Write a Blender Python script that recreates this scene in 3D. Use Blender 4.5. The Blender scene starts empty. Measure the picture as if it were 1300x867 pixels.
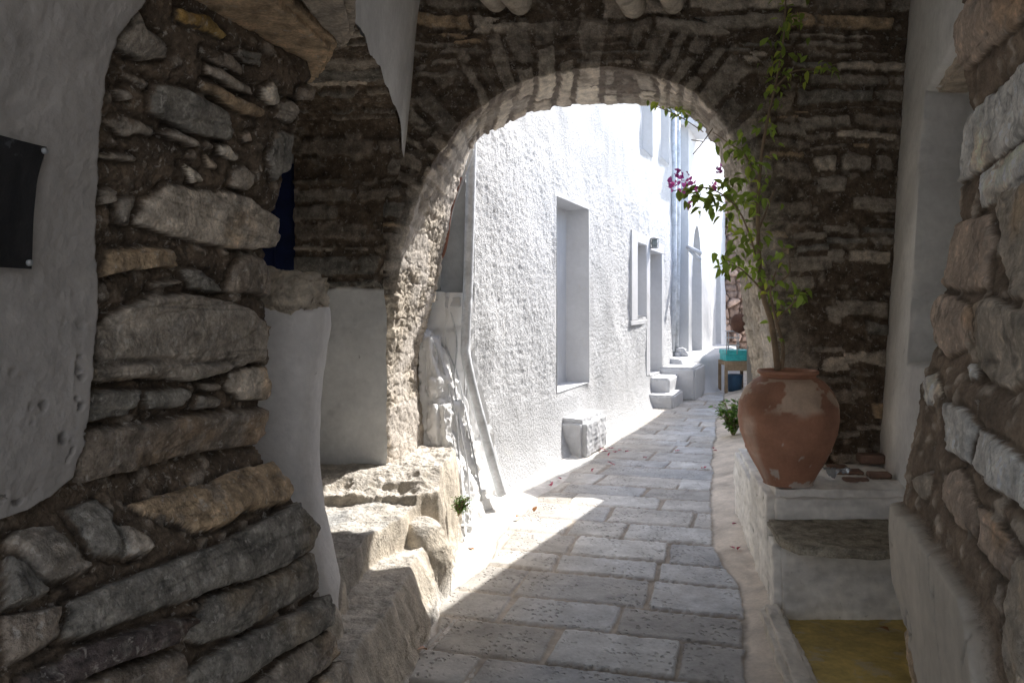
import bpy, math, random
import numpy as np
from mathutils import Vector
random.seed(7); rng = np.random.default_rng(11)
PI = math.pi
F, CX, HY, H = 1000.0, 650.0, 390.0, 1.6
scn = bpy.context.scene
COL = scn.collection

def at(px, py, Y):
    return np.array([(px-CX)/F*Y, Y, H-(py-HY)/F*Y])
def proj(P):
    Y = np.maximum(P[..., 1], .05)
    return CX+F*P[..., 0]/Y, HY-F*(P[..., 2]-H)/Y

# ------------------------------------------------------------------ noise
def _h(ix, iy, iz, s):
    n = (ix*374761393 + iy*668265263 + iz*2147483647*3 + s*1274126177) & 0xFFFFFFFF
    n = ((n ^ (n >> 13))*1274126177) & 0xFFFFFFFF
    n = ((n ^ (n >> 15))*2246822519) & 0xFFFFFFFF
    return ((n ^ (n >> 16)) & 0xFFFFFF)/float(0xFFFFFF)
def vnoise(P, s=0):
    i = np.floor(P).astype(np.int64); f = P-i; f = f*f*(3-2*f)
    x, y, z = i[..., 0], i[..., 1], i[..., 2]; fx, fy, fz = f[..., 0], f[..., 1], f[..., 2]
    def L(a, b, t): return a+(b-a)*t
    a = L(L(_h(x, y, z, s), _h(x+1, y, z, s), fx), L(_h(x, y+1, z, s), _h(x+1, y+1, z, s), fx), fy)
    b = L(L(_h(x, y, z+1, s), _h(x+1, y, z+1, s), fx), L(_h(x, y+1, z+1, s), _h(x+1, y+1, z+1, s), fx), fy)
    return L(a, b, fz)*2-1
def fbm(P, scale, octv=4, s=0, gain=.5):
    P = np.asarray(P, float)*scale; r = 0; a = 1; t = 0
    for o in range(octv):
        r = r+a*vnoise(P+o*17.3, s+o); t += a; a *= gain; P = P*2.03
    return r/t
def ridge(P, scale, octv=4, s=0):
    P = np.asarray(P, float)*scale; r = 0; a = 1; t = 0
    for o in range(octv):
        r = r+a*(1-np.abs(vnoise(P+o*11.7, s+o))*2); t += a; a *= .55; P = P*2.1
    return r/t
def sstep(a, b, x):
    t = np.clip((x-a)/(b-a), 0, 1); return t*t*(3-2*t)
def st3(a, b, c=0):
    a = np.asarray(a, float); return np.stack([a, np.broadcast_to(b, a.shape), np.broadcast_to(c, a.shape)], -1)
def voronoi(a, b, s=0):
    """F1, F2-F1, random id per cell"""
    ia, ib = np.floor(a).astype(np.int64), np.floor(b).astype(np.int64)
    f1 = np.full(a.shape, 9.); f2 = np.full(a.shape, 9.); idv = np.zeros(a.shape)
    for da in (-1, 0, 1):
        for db in (-1, 0, 1):
            ca, cb = ia+da, ib+db
            px = ca+.15+.7*_h(ca, cb, 0*ca, s); py = cb+.15+.7*_h(ca, cb, 0*ca+5, s+1)
            d = np.hypot(a-px, b-py); r = _h(ca, cb, 0*ca+9, s+2)
            m = d < f1
            f2 = np.where(m, f1, np.minimum(f2, d)); idv = np.where(m, r, idv); f1 = np.where(m, d, f1)
    return f1, f2-f1, idv

# ------------------------------------------------------------------ objects
def tag(o, label=None, cat=None, group=None, kind=None):
    if label: o['label'] = label
    if cat: o['category'] = cat
    if group: o['group'] = group
    if kind: o['kind'] = kind
    return o
def thing(name, label, cat, loc=(0, 0, 0), group=None):
    o = bpy.data.objects.new(name, None); COL.objects.link(o); o.location = loc; o.empty_display_size = .1
    return tag(o, label, cat, group)
def link(name, me, mats, parent=None, smooth=True):
    o = bpy.data.objects.new(name, me); COL.objects.link(o)
    for m in (mats if isinstance(mats, (list, tuple)) else [mats]): me.materials.append(m)
    if smooth: me.polygons.foreach_set('use_smooth', [True]*len(me.polygons))
    if parent is not None:
        o.parent = parent; o.location = tuple(-Vector(parent.location))
    return o
def grid_mesh(name, P, col=None, mask=None, flip=False, closeu=False):
    n, m = P.shape[:2]
    idx = np.arange(n*m).reshape(n, m)
    if closeu: idx = np.vstack([idx, idx[:1]])
    q = np.stack([idx[:-1, :-1], idx[1:, :-1], idx[1:, 1:], idx[:-1, 1:]], -1)
    if flip: q = q[..., ::-1]
    q = q[mask] if mask is not None else q.reshape(-1, 4)
    used = np.unique(q); remap = np.zeros(n*m, np.int64); remap[used] = np.arange(len(used))
    q = remap[q]; V = P.reshape(-1, 3)[used]
    me = bpy.data.meshes.new(name)
    me.vertices.add(len(V)); me.vertices.foreach_set('co', V.astype(np.float32).ravel())
    me.loops.add(q.size); me.loops.foreach_set('vertex_index', q.astype(np.int32).ravel())
    me.polygons.add(len(q)); me.polygons.foreach_set('loop_start', np.arange(0, q.size, 4, dtype=np.int32))
    me.polygons.foreach_set('loop_total', np.full(len(q), 4, np.int32))
    me.update(calc_edges=True)
    if col is not None:
        c = np.ones((len(V), 4), np.float32); c[:, :3] = np.clip(col, 0.002, .95).reshape(-1, 3)[used]
        a = me.color_attributes.new('Col', 'FLOAT_COLOR', 'POINT'); a.data.foreach_set('color', c.ravel())
    return me
def normals(P, flip=False):
    du = np.gradient(P, axis=0); dv = np.gradient(P, axis=1)
    n = np.cross(du, dv); n /= np.linalg.norm(n, axis=-1, keepdims=True)+1e-9
    return -n if flip else n
def poly_mesh(name, V, Fc, col=None):
    me = bpy.data.meshes.new(name); me.from_pydata([tuple(map(float, v)) for v in V], [], Fc); me.update()
    if col is not None:
        a = me.color_attributes.new('Col', 'FLOAT_COLOR', 'POINT')
        c = np.ones((len(V), 4), np.float32); c[:, :3] = col; a.data.foreach_set('color', c.ravel())
    return me
class MB:
    def __init__(s): s.V = []; s.F = []
    def add(s, V, Fc):
        b = len(s.V); s.V += [tuple(map(float, v)) for v in V]; s.F += [tuple(b+i for i in f) for f in Fc]; return s
    def hexa(s, b, t):          # 4 bottom, 4 top points (counter-clockwise from above)
        return s.add(list(b)+list(t), [(3, 2, 1, 0), (4, 5, 6, 7), (0, 1, 5, 4), (1, 2, 6, 5), (2, 3, 7, 6), (3, 0, 4, 7)])
    def box(s, x0, y0, z0, x1, y1, z1, fr=None):
        p = [(x0, y0), (x1, y0), (x1, y1), (x0, y1)]
        if fr: p = [fr(*q) for q in p]
        return s.hexa([(a, b, z0) for a, b in p], [(a, b, z1) for a, b in p])
    def tube(s, pts, r, n=8, cap=True):
        pts = [np.array(p, float) for p in pts]; rs = r if hasattr(r, '__len__') else [r]*len(pts)
        b = len(s.V); up = np.array([.13, .21, .97])
        for i, p in enumerate(pts):
            d = pts[min(i+1, len(pts)-1)]-pts[max(i-1, 0)]; d = d/(np.linalg.norm(d)+1e-9)
            a = np.cross(d, up)
            if np.linalg.norm(a) < .2: a = np.cross(d, [1, 0, .1])
            a /= np.linalg.norm(a); c = np.cross(a, d)
            for k in range(n):
                t = 2*PI*k/n; s.V.append(tuple(p+rs[i]*(math.cos(t)*a+math.sin(t)*c)))
        for i in range(len(pts)-1):
            for k in range(n):
                s.F.append((b+i*n+k, b+i*n+(k+1) % n, b+(i+1)*n+(k+1) % n, b+(i+1)*n+k))
        if cap:
            s.F.append(tuple(b+k for k in range(n))[::-1]); s.F.append(tuple(b+(len(pts)-1)*n+k for k in range(n)))
        return s
    def lathe(s, prof, c, n=32):
        b = len(s.V)
        for r, z in prof:
            for k in range(n):
                t = 2*PI*k/n; s.V.append((c[0]+r*math.cos(t), c[1]+r*math.sin(t), c[2]+z))
        for i in range(len(prof)-1):
            for k in range(n):
                s.F.append((b+i*n+k, b+i*n+(k+1) % n, b+(i+1)*n+(k+1) % n, b+(i+1)*n+k))
        return s
    def build(s, name, mat, parent=None, smooth=False, bevel=0, seg=2):
        o = link(name, poly_mesh(name, s.V, s.F), mat, parent, smooth)
        if bevel:
            m = o.modifiers.new('bevel', 'BEVEL'); m.width = bevel; m.segments = seg; m.limit_method = 'ANGLE'
        return o
def spline(pts, n=8):
    pts = [np.array(p, float) for p in pts]; out = []
    for i in range(len(pts)-1):
        p0, p1, p2, p3 = pts[max(i-1, 0)], pts[i], pts[i+1], pts[min(i+2, len(pts)-1)]
        for k in range(n):
            t = k/n; out.append(.5*((2*p1)+(-p0+p2)*t+(2*p0-5*p1+4*p2-p3)*t*t+(-p0+3*p1-3*p2+p3)*t**3))
    return out+[pts[-1]]

# ------------------------------------------------------------------ materials
def newmat(name):
    m = bpy.data.materials.new(name); m.use_nodes = True; nt = m.node_tree
    b = nt.nodes['Principled BSDF']; return m, nt, b
def mixrgb(nt, typ, fac, a, b):
    n = nt.nodes.new('ShaderNodeMix'); n.data_type = 'RGBA'; n.blend_type = typ; n.clamp_result = False
    for s, v in ((0, fac), (6, a), (7, b)):
        if hasattr(v, 'links'): nt.links.new(v, n.inputs[s])
        else: n.inputs[s].default_value = v if s == 0 else (*v, 1) if len(v) == 3 else v
    return n.outputs[2]
def noisen(nt, vec, scale, detail=4, rough=.55, dist=0):
    n = nt.nodes.new('ShaderNodeTexNoise'); n.inputs['Scale'].default_value = scale; n.inputs['Detail'].default_value = detail
    n.inputs['Roughness'].default_value = rough; n.inputs['Distortion'].default_value = dist
    nt.links.new(vec, n.inputs['Vector']); return n.outputs['Fac']
def ramp(nt, fac, lo, hi, a=0., b=1.):
    n = nt.nodes.new('ShaderNodeMapRange'); n.inputs[1].default_value = lo; n.inputs[2].default_value = hi
    n.inputs[3].default_value = a; n.inputs[4].default_value = b; nt.links.new(fac, n.inputs[0]); return n.outputs[0]
def bump(nt, h, strength, dist, prev=None):
    n = nt.nodes.new('ShaderNodeBump'); n.inputs['Strength'].default_value = strength; n.inputs['Distance'].default_value = dist
    nt.links.new(h, n.inputs['Height'])
    if prev is not None: nt.links.new(prev, n.inputs['Normal'])
    return n.outputs[0]
def surf(name, color=None, rough=.9, lo=.7, hi=1.25, s1=6, s2=45, bumps=((30, .5, .01), (140, .4, .003)), stain=None, spec=.3, pits=None, bands=None):
    """a procedural surface: base colour (or the mesh's own Col attribute) broken up by noise, with fine bumps"""
    m, nt, b = newmat(name)
    tc = nt.nodes.new('ShaderNodeTexCoord').outputs['Object']
    if color is None:
        a = nt.nodes.new('ShaderNodeAttribute'); a.attribute_name = 'Col'; base = a.outputs['Color']
    else:
        a = nt.nodes.new('ShaderNodeRGB'); a.outputs[0].default_value = (*color, 1); base = a.outputs[0]
    for s, l, h in ((s1, lo, hi), (s2, (lo+1)/2, (hi+1)/2)):
        v = ramp(nt, noisen(nt, tc, s, 5, .6, .3), .3, .7, l, h)
        base = mixrgb(nt, 'MULTIPLY', 1.0, base, (1, 1, 1)); mul = base.node; nt.links.new(v, mul.inputs[7])
    if stain:
        sc, th, colr, amt = stain
        f = ramp(nt, noisen(nt, tc, sc, 6, .7, .5), th, th+.06, 0, amt)
        base = mixrgb(nt, 'MIX', f, base, colr)
    prev = None
    for sc, st, ds in bumps:
        prev = bump(nt, noisen(nt, tc, sc, 5, .62, .2), st, ds, prev)
    if pits:
        sc, st, ds = pits
        mp = nt.nodes.new('ShaderNodeMapping'); mp.inputs['Scale'].default_value = (1, .75, 1); nt.links.new(tc, mp.inputs[0])
        w = nt.nodes.new('ShaderNodeVectorMath'); w.operation = 'ADD'
        nn = nt.nodes.new('ShaderNodeTexNoise'); nn.inputs['Scale'].default_value = 30; nt.links.new(tc, nn.inputs['Vector'])
        sc2 = nt.nodes.new('ShaderNodeVectorMath'); sc2.operation = 'SCALE'; sc2.inputs['Scale'].default_value = .03
        nt.links.new(nn.outputs['Color'], sc2.inputs[0]); nt.links.new(mp.outputs[0], w.inputs[0]); nt.links.new(sc2.outputs[0], w.inputs[1])
        vo = nt.nodes.new('ShaderNodeTexVoronoi'); vo.inputs['Scale'].default_value = sc; nt.links.new(w.outputs[0], vo.inputs['Vector'])
        pz = ramp(nt, noisen(nt, tc, 3.4, 4), .42, .60, .1, 1.)
        pit = ramp(nt, vo.outputs['Distance'], .12, .40, 1, 0)
        pm = nt.nodes.new('ShaderNodeMath'); pm.operation = 'MULTIPLY'; nt.links.new(pit, pm.inputs[0]); nt.links.new(pz, pm.inputs[1])
        sm = nt.nodes.new('ShaderNodeAttribute'); sm.attribute_name = 'slab'
        pq = nt.nodes.new('ShaderNodeMath'); pq.operation = 'MULTIPLY'; nt.links.new(pm.outputs[0], pq.inputs[0]); nt.links.new(sm.outputs['Fac'], pq.inputs[1])
        iv = nt.nodes.new('ShaderNodeMath'); iv.operation = 'SUBTRACT'; iv.inputs[0].default_value = 1; nt.links.new(pq.outputs[0], iv.inputs[1])
        prev = bump(nt, iv.outputs[0], st, ds, prev)
        f = nt.nodes.new('ShaderNodeMath'); f.operation = 'MULTIPLY'; f.inputs[1].default_value = .28; nt.links.new(pq.outputs[0], f.inputs[0])
        base = mixrgb(nt, 'MIX', f.outputs[0], base, (.13, .115, .10))
    nt.links.new(base, b.inputs['Base Color'])
    if prev is not None: nt.links.new(prev, b.inputs['Normal'])
    b.inputs['Roughness'].default_value = rough; b.inputs['Specular IOR Level'].default_value = spec
    return m
M_rubble = surf('rubble_stone', lo=.42, hi=1.5, s1=15, s2=110, stain=(38, .58, (.55, .51, .45), .5), bumps=((22, .7, .02), (70, .9, .012), (200, .7, .004)))
M_rubpale = surf('weathered_pale_stone', stain=(30, .62, (.62, .58, .52), .4), lo=.6, hi=1.25, s1=12, s2=90, bumps=((25, .7, .02), (95, .8, .008), (280, .5, .002)))
M_pave = surf('street_stone', lo=.75, hi=1.18, s1=5, s2=50, bumps=((40, .35, .006), (160, .5, .0025)), pits=(34, 1., .012), rough=.75, spec=.4)
M_plaster = surf('old_plaster', stain=(17, .66, (.20, .18, .16), .55), lo=.82, hi=1.08, s1=3, s2=25, bumps=((9, .5, .02), (60, .35, .004), (220, .3, .0012)))
M_white = surf('whitewash', stain=(4.5, .60, (.55, .52, .47), .35), color=(.60, .605, .615), lo=.9, hi=1.04, s1=2.2, s2=18, bumps=((8, .35, .015), (70, .3, .003)))
M_stucco = surf('rough_stucco', lo=.94, hi=1.03, s1=2, s2=20, stain=(2.6, .60, (.60, .59, .56), .4), bumps=((30, 1., .03), (70, 1., .016), (190, .5, .003)))
M_greyplaster = surf('grey_limewash', color=(.52, .53, .52), lo=.82, hi=1.08, s1=3, s2=20, bumps=((7, .4, .015), (80, .3, .002)))
M_clay = surf('terracotta', lo=.8, hi=1.12, s1=7, s2=60, bumps=((20, .2, .006), (180, .25, .001)), rough=.7)
M_tile = surf('broken_tile', color=(.23, .15, .115), bumps=((60, .4, .003),))
M_slate = surf('slate', color=(.22, .20, .175), lo=.6, hi=1.25, bumps=((14, .5, .01), (110, .4, .003)))
M_beam = surf('weathered_wood', color=(.58, .52, .44), lo=.5, hi=1.2, s1=12, s2=60, bumps=((50, .7, .008),))
M_bark = surf('vine_bark', color=(.26, .19, .13), bumps=((120, .5, .002),))
M_black = surf('dark_cloth', color=(.012, .012, .013), rough=.6, stain=(9, .62, (.10, .10, .11), .5), bumps=((10, .4, .02),))
M_metal = surf('dull_metal', color=(.35, .36, .36), rough=.45, bumps=())
M_pipe = surf('painted_pipe', color=(.62, .64, .66), rough=.5, bumps=((40, .2, .002),))
M_cable = surf('painted_cable', color=(.55, .56, .57), rough=.6, bumps=())
M_red = surf('reddish_conduit', color=(.28, .13, .09), rough=.6, bumps=())
M_navy = surf('navy_paint', color=(.008, .018, .075), rough=.5, bumps=((30, .2, .003),))
M_teal = surf('teal_paint', color=(.05, .42, .42), rough=.5, bumps=((20, .2, .002),))
M_blue = surf('blue_plastic', color=(.04, .10, .18), rough=.45, bumps=())
M_wood = surf('worn_wood', color=(.30, .22, .14), bumps=((40, .4, .004),))
M_yellow = surf('ochre_floor_paint', color=(.64, .49, .17), lo=.6, hi=1.2, s1=5, s2=30, stain=(6, .55, (.50, .46, .36), .55), rough=.6, bumps=((30, .25, .004),))
M_ground = surf('dusty_ground', color=(.30, .27, .23))
M_wicker = surf('dark_wicker', color=(.09, .045, .03), bumps=((60, .7, .01),))
M_glass, nt_, b_ = newmat('lamp_glass'); b_.inputs['Base Color'].default_value = (.25, .29, .28, 1); b_.inputs['Roughness'].default_value = .15
M_foil, nt_, b_ = newmat('clear_wrap'); b_.inputs['Base Color'].default_value = (.45, .48, .5, 1); b_.inputs['Roughness'].default_value = .18; b_.inputs['Metallic'].default_value = .35
def leafmat(name, c, tr=.35):
    m, nt, b = newmat(name)
    g = nt.nodes.new('ShaderNodeNewGeometry')
    v = ramp(nt, g.outputs['Random Per Island'], 0, 1, .55, 1.5)
    base = mixrgb(nt, 'MULTIPLY', 1.0, c, (1, 1, 1)); nt.links.new(v, base.node.inputs[7])
    base = mixrgb(nt, 'MIX', ramp(nt, g.outputs['Random Per Island'], .8, 1, 0, .5), base, (c[0]*2.2, c[1]*1.4, c[2]*.8))
    nt.links.new(base, b.inputs['Base Color']); b.inputs['Roughness'].default_value = .45
    t = nt.nodes.new('ShaderNodeBsdfTranslucent'); nt.links.new(base, t.inputs[0])
    mx = nt.nodes.new('ShaderNodeMixShader'); mx.inputs[0].default_value = tr
    nt.links.new(b.outputs[0], mx.inputs[1]); nt.links.new(t.outputs[0], mx.inputs[2])
    nt.links.new(mx.outputs[0], nt.nodes['Material Output'].inputs[0]); return m
M_leaf = leafmat('vine_leaf', (.26, .36, .06), .5)
M_fern = leafmat('weed_leaf', (.11, .21, .035))
M_flower = leafmat('magenta_bract', (.9, .22, .75), .5)
M_petal = leafmat('dry_petal', (.38, .06, .10), .2)
M_dry = leafmat('dry_leaf', (.30, .13, .04), .2)

# ------------------------------------------------------------------ stonework fields
C_mort = np.array([.135, .10, .07])
PAL = dict(g=(.22, .19, .155), b=(.17, .14, .11), t=(.30, .22, .14), o=(.27, .185, .07), d=(.165, .152, .13), l=(.42, .37, .30), p=(.38, .30, .235), w=(.58, .56, .52), q=(.36, .31, .25), k=(.07, .055, .05))
PAL = {k: np.array(v)*1.5 for k, v in PAL.items()}
def poly_sd(px, py, poly):
    """signed distance, positive inside"""
    poly = np.array(poly, float); n = len(poly); d = np.full(px.shape, 1e9); ins = np.zeros(px.shape, bool)
    for i in range(n):
        a, b = poly[i], poly[(i+1) % n]; e = b-a; wx, wy = px-a[0], py-a[1]
        t = np.clip((wx*e[0]+wy*e[1])/(e@e), 0, 1); d = np.minimum(d, np.hypot(wx-e[0]*t, wy-e[1]*t))
        c = ((a[1] <= py) & (b[1] > py)) | ((b[1] <= py) & (a[1] > py))
        xx = a[0]+(py-a[1])/(b[1]-a[1]+1e-12)*(b[0]-a[0]); ins ^= c & (px < xx)
    return np.where(ins, d, -d)
def mortar(P, s=0):
    h = .010*fbm(P, 9, 4, s+3)+.007*ridge(P, 30, 3, s+5)+.004*ridge(P, 75, 2, s+6)
    chips = sstep(.25, .6, fbm(P, 22, 2, s+8)); h = h+.012*chips
    c = C_mort*(1+.5*fbm(P, 18, 5, s+1))[..., None]
    c = c*(1-chips[..., None]*.5)+PAL['g']*1.25*chips[..., None]*.5
    return h, c
def stones_from_polys(P, polys, h, c, s=0, wob=4.):
    px, py = proj(P); sc = P[..., 1]/F
    wx = px+wob*fbm(P, 16, 3, s+21)+wob*.4*fbm(P, 60, 2, s+23); wy = py+wob*fbm(P, 16, 3, s+22)+wob*.4*fbm(P, 60, 2, s+24)
    for i, (kc, hh, poly) in enumerate(polys):
        pa = np.array(poly, float)
        m = (px > pa[:, 0].min()-25) & (px < pa[:, 0].max()+25) & (py > pa[:, 1].min()-25) & (py < pa[:, 1].max()+25)
        if not m.any(): continue
        d = poly_sd(wx[m], wy[m], poly)*sc[m]
        Q = P[m]; ax = pa[(np.argmax(np.linalg.norm(pa-np.roll(pa, 1, 0), axis=1)))]-np.roll(pa, 1, 0)[(np.argmax(np.linalg.norm(pa-np.roll(pa, 1, 0), axis=1)))]
        ax = ax/np.linalg.norm(ax)                       # grain direction of the stone
        cen = pa.mean(0); ux, uy = px[m]-cen[0], py[m]-cen[1]; al = (ux*ax[0]+uy*ax[1])*sc[m]; ac = (-ux*ax[1]+uy*ax[0])*sc[m]
        G = st3(al*3, ac*26, i*7.7)
        f = sstep(-.002, .009, d)
        cen = pa.mean(0); tilt = ((px[m]-cen[0])*_h(i, 3, 1, s)+(py[m]-cen[1])*(_h(i, 5, 2, s)-.5))*sc[m]*.12
        hs = (.008+.010*hh)*f+tilt*f*.5+.009*f*ridge(Q+i, 4, 5, s+31)+.005*f*fbm(G, 1, 4, s+33)+.006*f*sstep(0, .03, d)+.004*f*fbm(Q, 34, 3, s+32)
        tq = 3*fbm(st3(al*1.6, ac*9, i*5.3), 1, 3, s+41)+3*fbm(Q+i, 4, 2, s+42); hs = hs+.0065*f*(np.floor(tq)+sstep(.75, 1, tq-np.floor(tq)))
        stepv = fbm(st3(al*1.2, ac*7, i*3.1), 1, 2, s+40); hs = hs+.010*f*sstep(0., .06, stepv)-.014*f*sstep(.03, .0, np.abs(stepv+.28))*.5
        cc = PAL[kc]*(1+.26*fbm(G, 1, 4, s+35)+.22*fbm(Q+i*3, 12, 4, s+36))[..., None]
        vein = sstep(.035, .0, np.abs(fbm(G*.6+Q*2, 1, 4, s+43)))[..., None]; cc = cc*(1-.45*vein)
        speck = sstep(.25, .5, fbm(Q, 60, 2, s+44))[..., None]; cc = cc*(1+.35*speck)
        warm = sstep(.1, .5, fbm(Q+i, 5, 3, s+37))[..., None]*.45; cc = cc*(1-warm)+cc*np.array([1.25, .98, .66])*warm
        dust = sstep(.15, .45, fbm(Q, 30, 4, s+38))[..., None]*.35; cc = cc*(1-dust)+np.array([.36, .33, .29])*dust
        use = (f > .02) & (hs > h[m]-.004)
        h[m] = h[m]-.013*np.exp(-(np.minimum(d+.004, 0)/.010)**2)*(1-f); gapc = np.exp(-((d+.004)/.006)**2)*(1-f)
        c[m] = c[m]*(1-.35*gapc[..., None])
        hm = h[m]; cm = c[m]; hm = np.where(use, np.maximum(hs, hm*(1-f)), hm)
        fc = sstep(.15, .6, f)[..., None]; cm = np.where(use[..., None], cm*(1-fc)+cc*fc, cm)
        h[m] = hm; c[m] = cm
    return h, c
def courses(a, b, P, s=0, rh=(.05, .13), ln=(.18, .6), cover=.2, relief=.03, pal='gbgtdql', gap=.010, bright=1., warp=.02):
    """coursed rubble: a runs along the courses, b across them (metres)"""
    a = a+warp*fbm(P, 5, 3, s+51)+.03*fbm(P, 11, 2, s+49); b = b+warp*.8*fbm(P, 3.2, 3, s+52)+.016*fbm(P, 9, 3, s+53)+.006*fbm(P, 25, 2, s+48)
    r = np.random.default_rng(s+100); edges = [b.min()-.2]
    while edges[-1] < b.max()+.3: edges.append(edges[-1]+r.uniform(*rh))
    edges = np.array(edges); ri = np.clip(np.searchsorted(edges, b)-1, 0, len(edges)-2)
    lo, hi = edges[ri], edges[ri+1]; db = np.minimum(b-lo, hi-b)
    L = ln[0]+(ln[1]-ln[0])*_h(ri, 0*ri+2, 0*ri, s); off = _h(ri, 0*ri+7, 0*ri, s)*3
    q = (a+off)/L; ci = np.floor(q).astype(np.int64)
    j0 = (_h(ri, ci, 0*ri+1, s)-.5)*.5; j1 = (_h(ri, ci+1, 0*ri+1, s)-.5)*.5
    fr = q-ci
    lt = fr < j0; ci2 = np.where(lt, ci-1, ci); gt = fr > 1+j1; ci2 = np.where(gt, ci+1, ci2)
    e0 = ci2+(_h(ri, ci2, 0*ri+1, s)-.5)*.5; e1 = ci2+1+(_h(ri, ci2+1, 0*ri+1, s)-.5)*.5
    da = np.minimum(q-e0, e1-q)*L
    rid = _h(ri, ci2, 0*ri+4, s); rid2 = _h(ri, ci2, 0*ri+6, s); rid3 = _h(ri, ci2, 0*ri+8, s)
    shrink = gap+.012*rid2
    rr = .03; dx, dy = np.minimum(da, rr), np.minimum(db, rr); d = rr-np.hypot(rr-dx, rr-dy)-shrink+.010*fbm(P, 24, 3, s+54)-.012*sstep(.2, .6, fbm(P, 6, 2, s+47))
    hid = rid < cover
    f = sstep(-.002, .012, d)*np.where(hid, .15, 1)
    h, c = mortar(P, s+60)
    G = st3(a*4, b*34, ri*3.3)
    hs = relief*(.3+.9*rid3)*f+.006*f*fbm(G, 1, 3, s+55)+.010*f*ridge(P, 8, 4, s+56)+.004*f*ridge(P, 30, 3, s+50)+(b-lo)/(hi-lo+1e-6)*f*(rid2-.5)*.02
    names = list(pal); cols = np.array([PAL[k] for k in names]); ci_ = (rid2*7919 % 1*len(names)).astype(int) % len(names)
    cc = cols[ci_]*(1+.28*fbm(G, 1, 4, s+57)+.2*fbm(P, 14, 4, s+58))[..., None]*bright
    sm = sstep(.2, .55, fbm(P, 6, 4, s+59))*.4       # mortar smeared over the stones
    fc = (sstep(.2, .7, f)*(1-sm))[..., None]
    return np.maximum(h, 0)*(1-f)+hs+h*.3, c*(1-fc)+cc*fc
def smooth_rows(P, k):
    if k < 1: return P
    Q = np.concatenate([np.repeat(P[:1], k, 0), P, np.repeat(P[-1:], k, 0)], 0)
    return sum(Q[i:i+len(P)] for i in range(2*k+1))/(2*k+1)

# ================================================================== CAMERA, SKY, SUN
cam = bpy.data.cameras.new('camera'); co = bpy.data.objects.new('camera', cam); COL.objects.link(co)
co.location = (0, 0, H); co.rotation_euler = (PI/2, 0, 0); cam.lens = F/1300*36; cam.sensor_width = 36
cam.shift_y = -43.5/1300; cam.clip_end = 500; cam.clip_start = .05; scn.camera = co
AZ, EL = math.radians(43), math.radians(44.5)
w = bpy.data.worlds.new('World'); scn.world = w; w.use_nodes = True
sky = w.node_tree.nodes.new('ShaderNodeTexSky'); sky.sky_type = 'NISHITA'; sky.sun_disc = False
sky.sun_elevation = EL; sky.sun_rotation = AZ; sky.air_density = 1.0; sky.dust_density = 1.5
bg = w.node_tree.nodes['Background']; bg.inputs['Strength'].default_value = .14
w.node_tree.links.new(sky.outputs[0], bg.inputs['Color'])
sl = bpy.data.lights.new('sun', 'SUN'); sl.energy = 2.5; sl.angle = math.radians(.53); sl.color = (1, .96, .91)
so = bpy.data.objects.new('sun', sl); COL.objects.link(so)
sv = Vector((math.sin(AZ)*math.cos(EL), math.cos(AZ)*math.cos(EL), math.sin(EL)))
so.rotation_euler = sv.to_track_quat('Z', 'Y').to_euler(); so.location = (8, 14, 20)
scn.view_settings.view_transform = 'Standard'; scn.view_settings.look = 'None'; scn.view_settings.gamma = 1
scn.view_settings.exposure = 1.85
scn.cycles.use_denoising = True; scn.cycles.max_bounces = 12; scn.cycles.diffuse_bounces = 8
scn.cycles.sample_clamp_indirect = 6

# ================================================================== NEAR LEFT WALL (rubble, partly plastered)
def interp(x, tab):
    t = np.array(sorted(tab), float); return np.interp(x, t[:, 0], t[:, 1])
def near_wall(side, Yc, sil, ztop, zbot, Y0, back, nz, na):
    """rows = along the wall then round the corner, columns = height; sil: photo row -> photo column of the corner"""
    z = np.linspace(zbot, ztop, nz); row = HY-(z-H)/Yc*F
    xc = (interp(row, sil)-CX)/F*Yc
    kw = max(1, int(.05/((ztop-zbot)/nz))); xp = np.r_[np.repeat(xc[0], kw), xc, np.repeat(xc[-1], kw)]
    for _ in range(2):
        xc = sum(xp[i:i+nz] for i in range(2*kw+1))/(2*kw+1); xp = np.r_[np.repeat(xc[0], kw), xc, np.repeat(xc[-1], kw)]
    L1 = Yc-Y0; tot = L1+back; a = np.linspace(0, tot, na)[:, None]; one = np.ones_like(z)[None]
    on = a <= L1
    Y = np.where(on, Y0+a, Yc+(a-L1)*.25)*one
    X = np.where(on, xc[None]+.28*(a-L1), xc[None]+side*(a-L1)*.97)
    P = np.stack([X, Y, one*a*0+z[None]], -1); P = smooth_rows(P, int(.045/(tot/na)))
    return P
sil = [(0, 375), (60, 386), (110, 402), (135, 387), (180, 376), (215, 368), (250, 358), (290, 348), (330, 343), (350, 340), (372, 336), (400, 340), (440, 342), (480, 340), (520, 336), (550, 326), (575, 318), (590, 345), (605, 366), (640, 372), (650, 390), (700, 397), (745, 400), (760, 414), (800, 420), (830, 428), (867, 442), (1300, 470)]
P = near_wall(-1, 2.6, sil, 2.47, .0, 1.0, .75, 560, 520)
px, py = proj(P); n = normals(P)
if n[100, 100, 0] < 0: n = -n; FL = True
else: FL = False
def z6(*q): return [(100+x/3.469, y/3.469) for x, y in q]
def z2(*q): return [(100+x/3.469, 230+y/3.469) for x, y in q]
def z3(*q): return [(x/3.095, 460+y/3.095) for x, y in q]
def z4(*q): return [(x/2.826, 640+y/2.826) for x, y in q]
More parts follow.
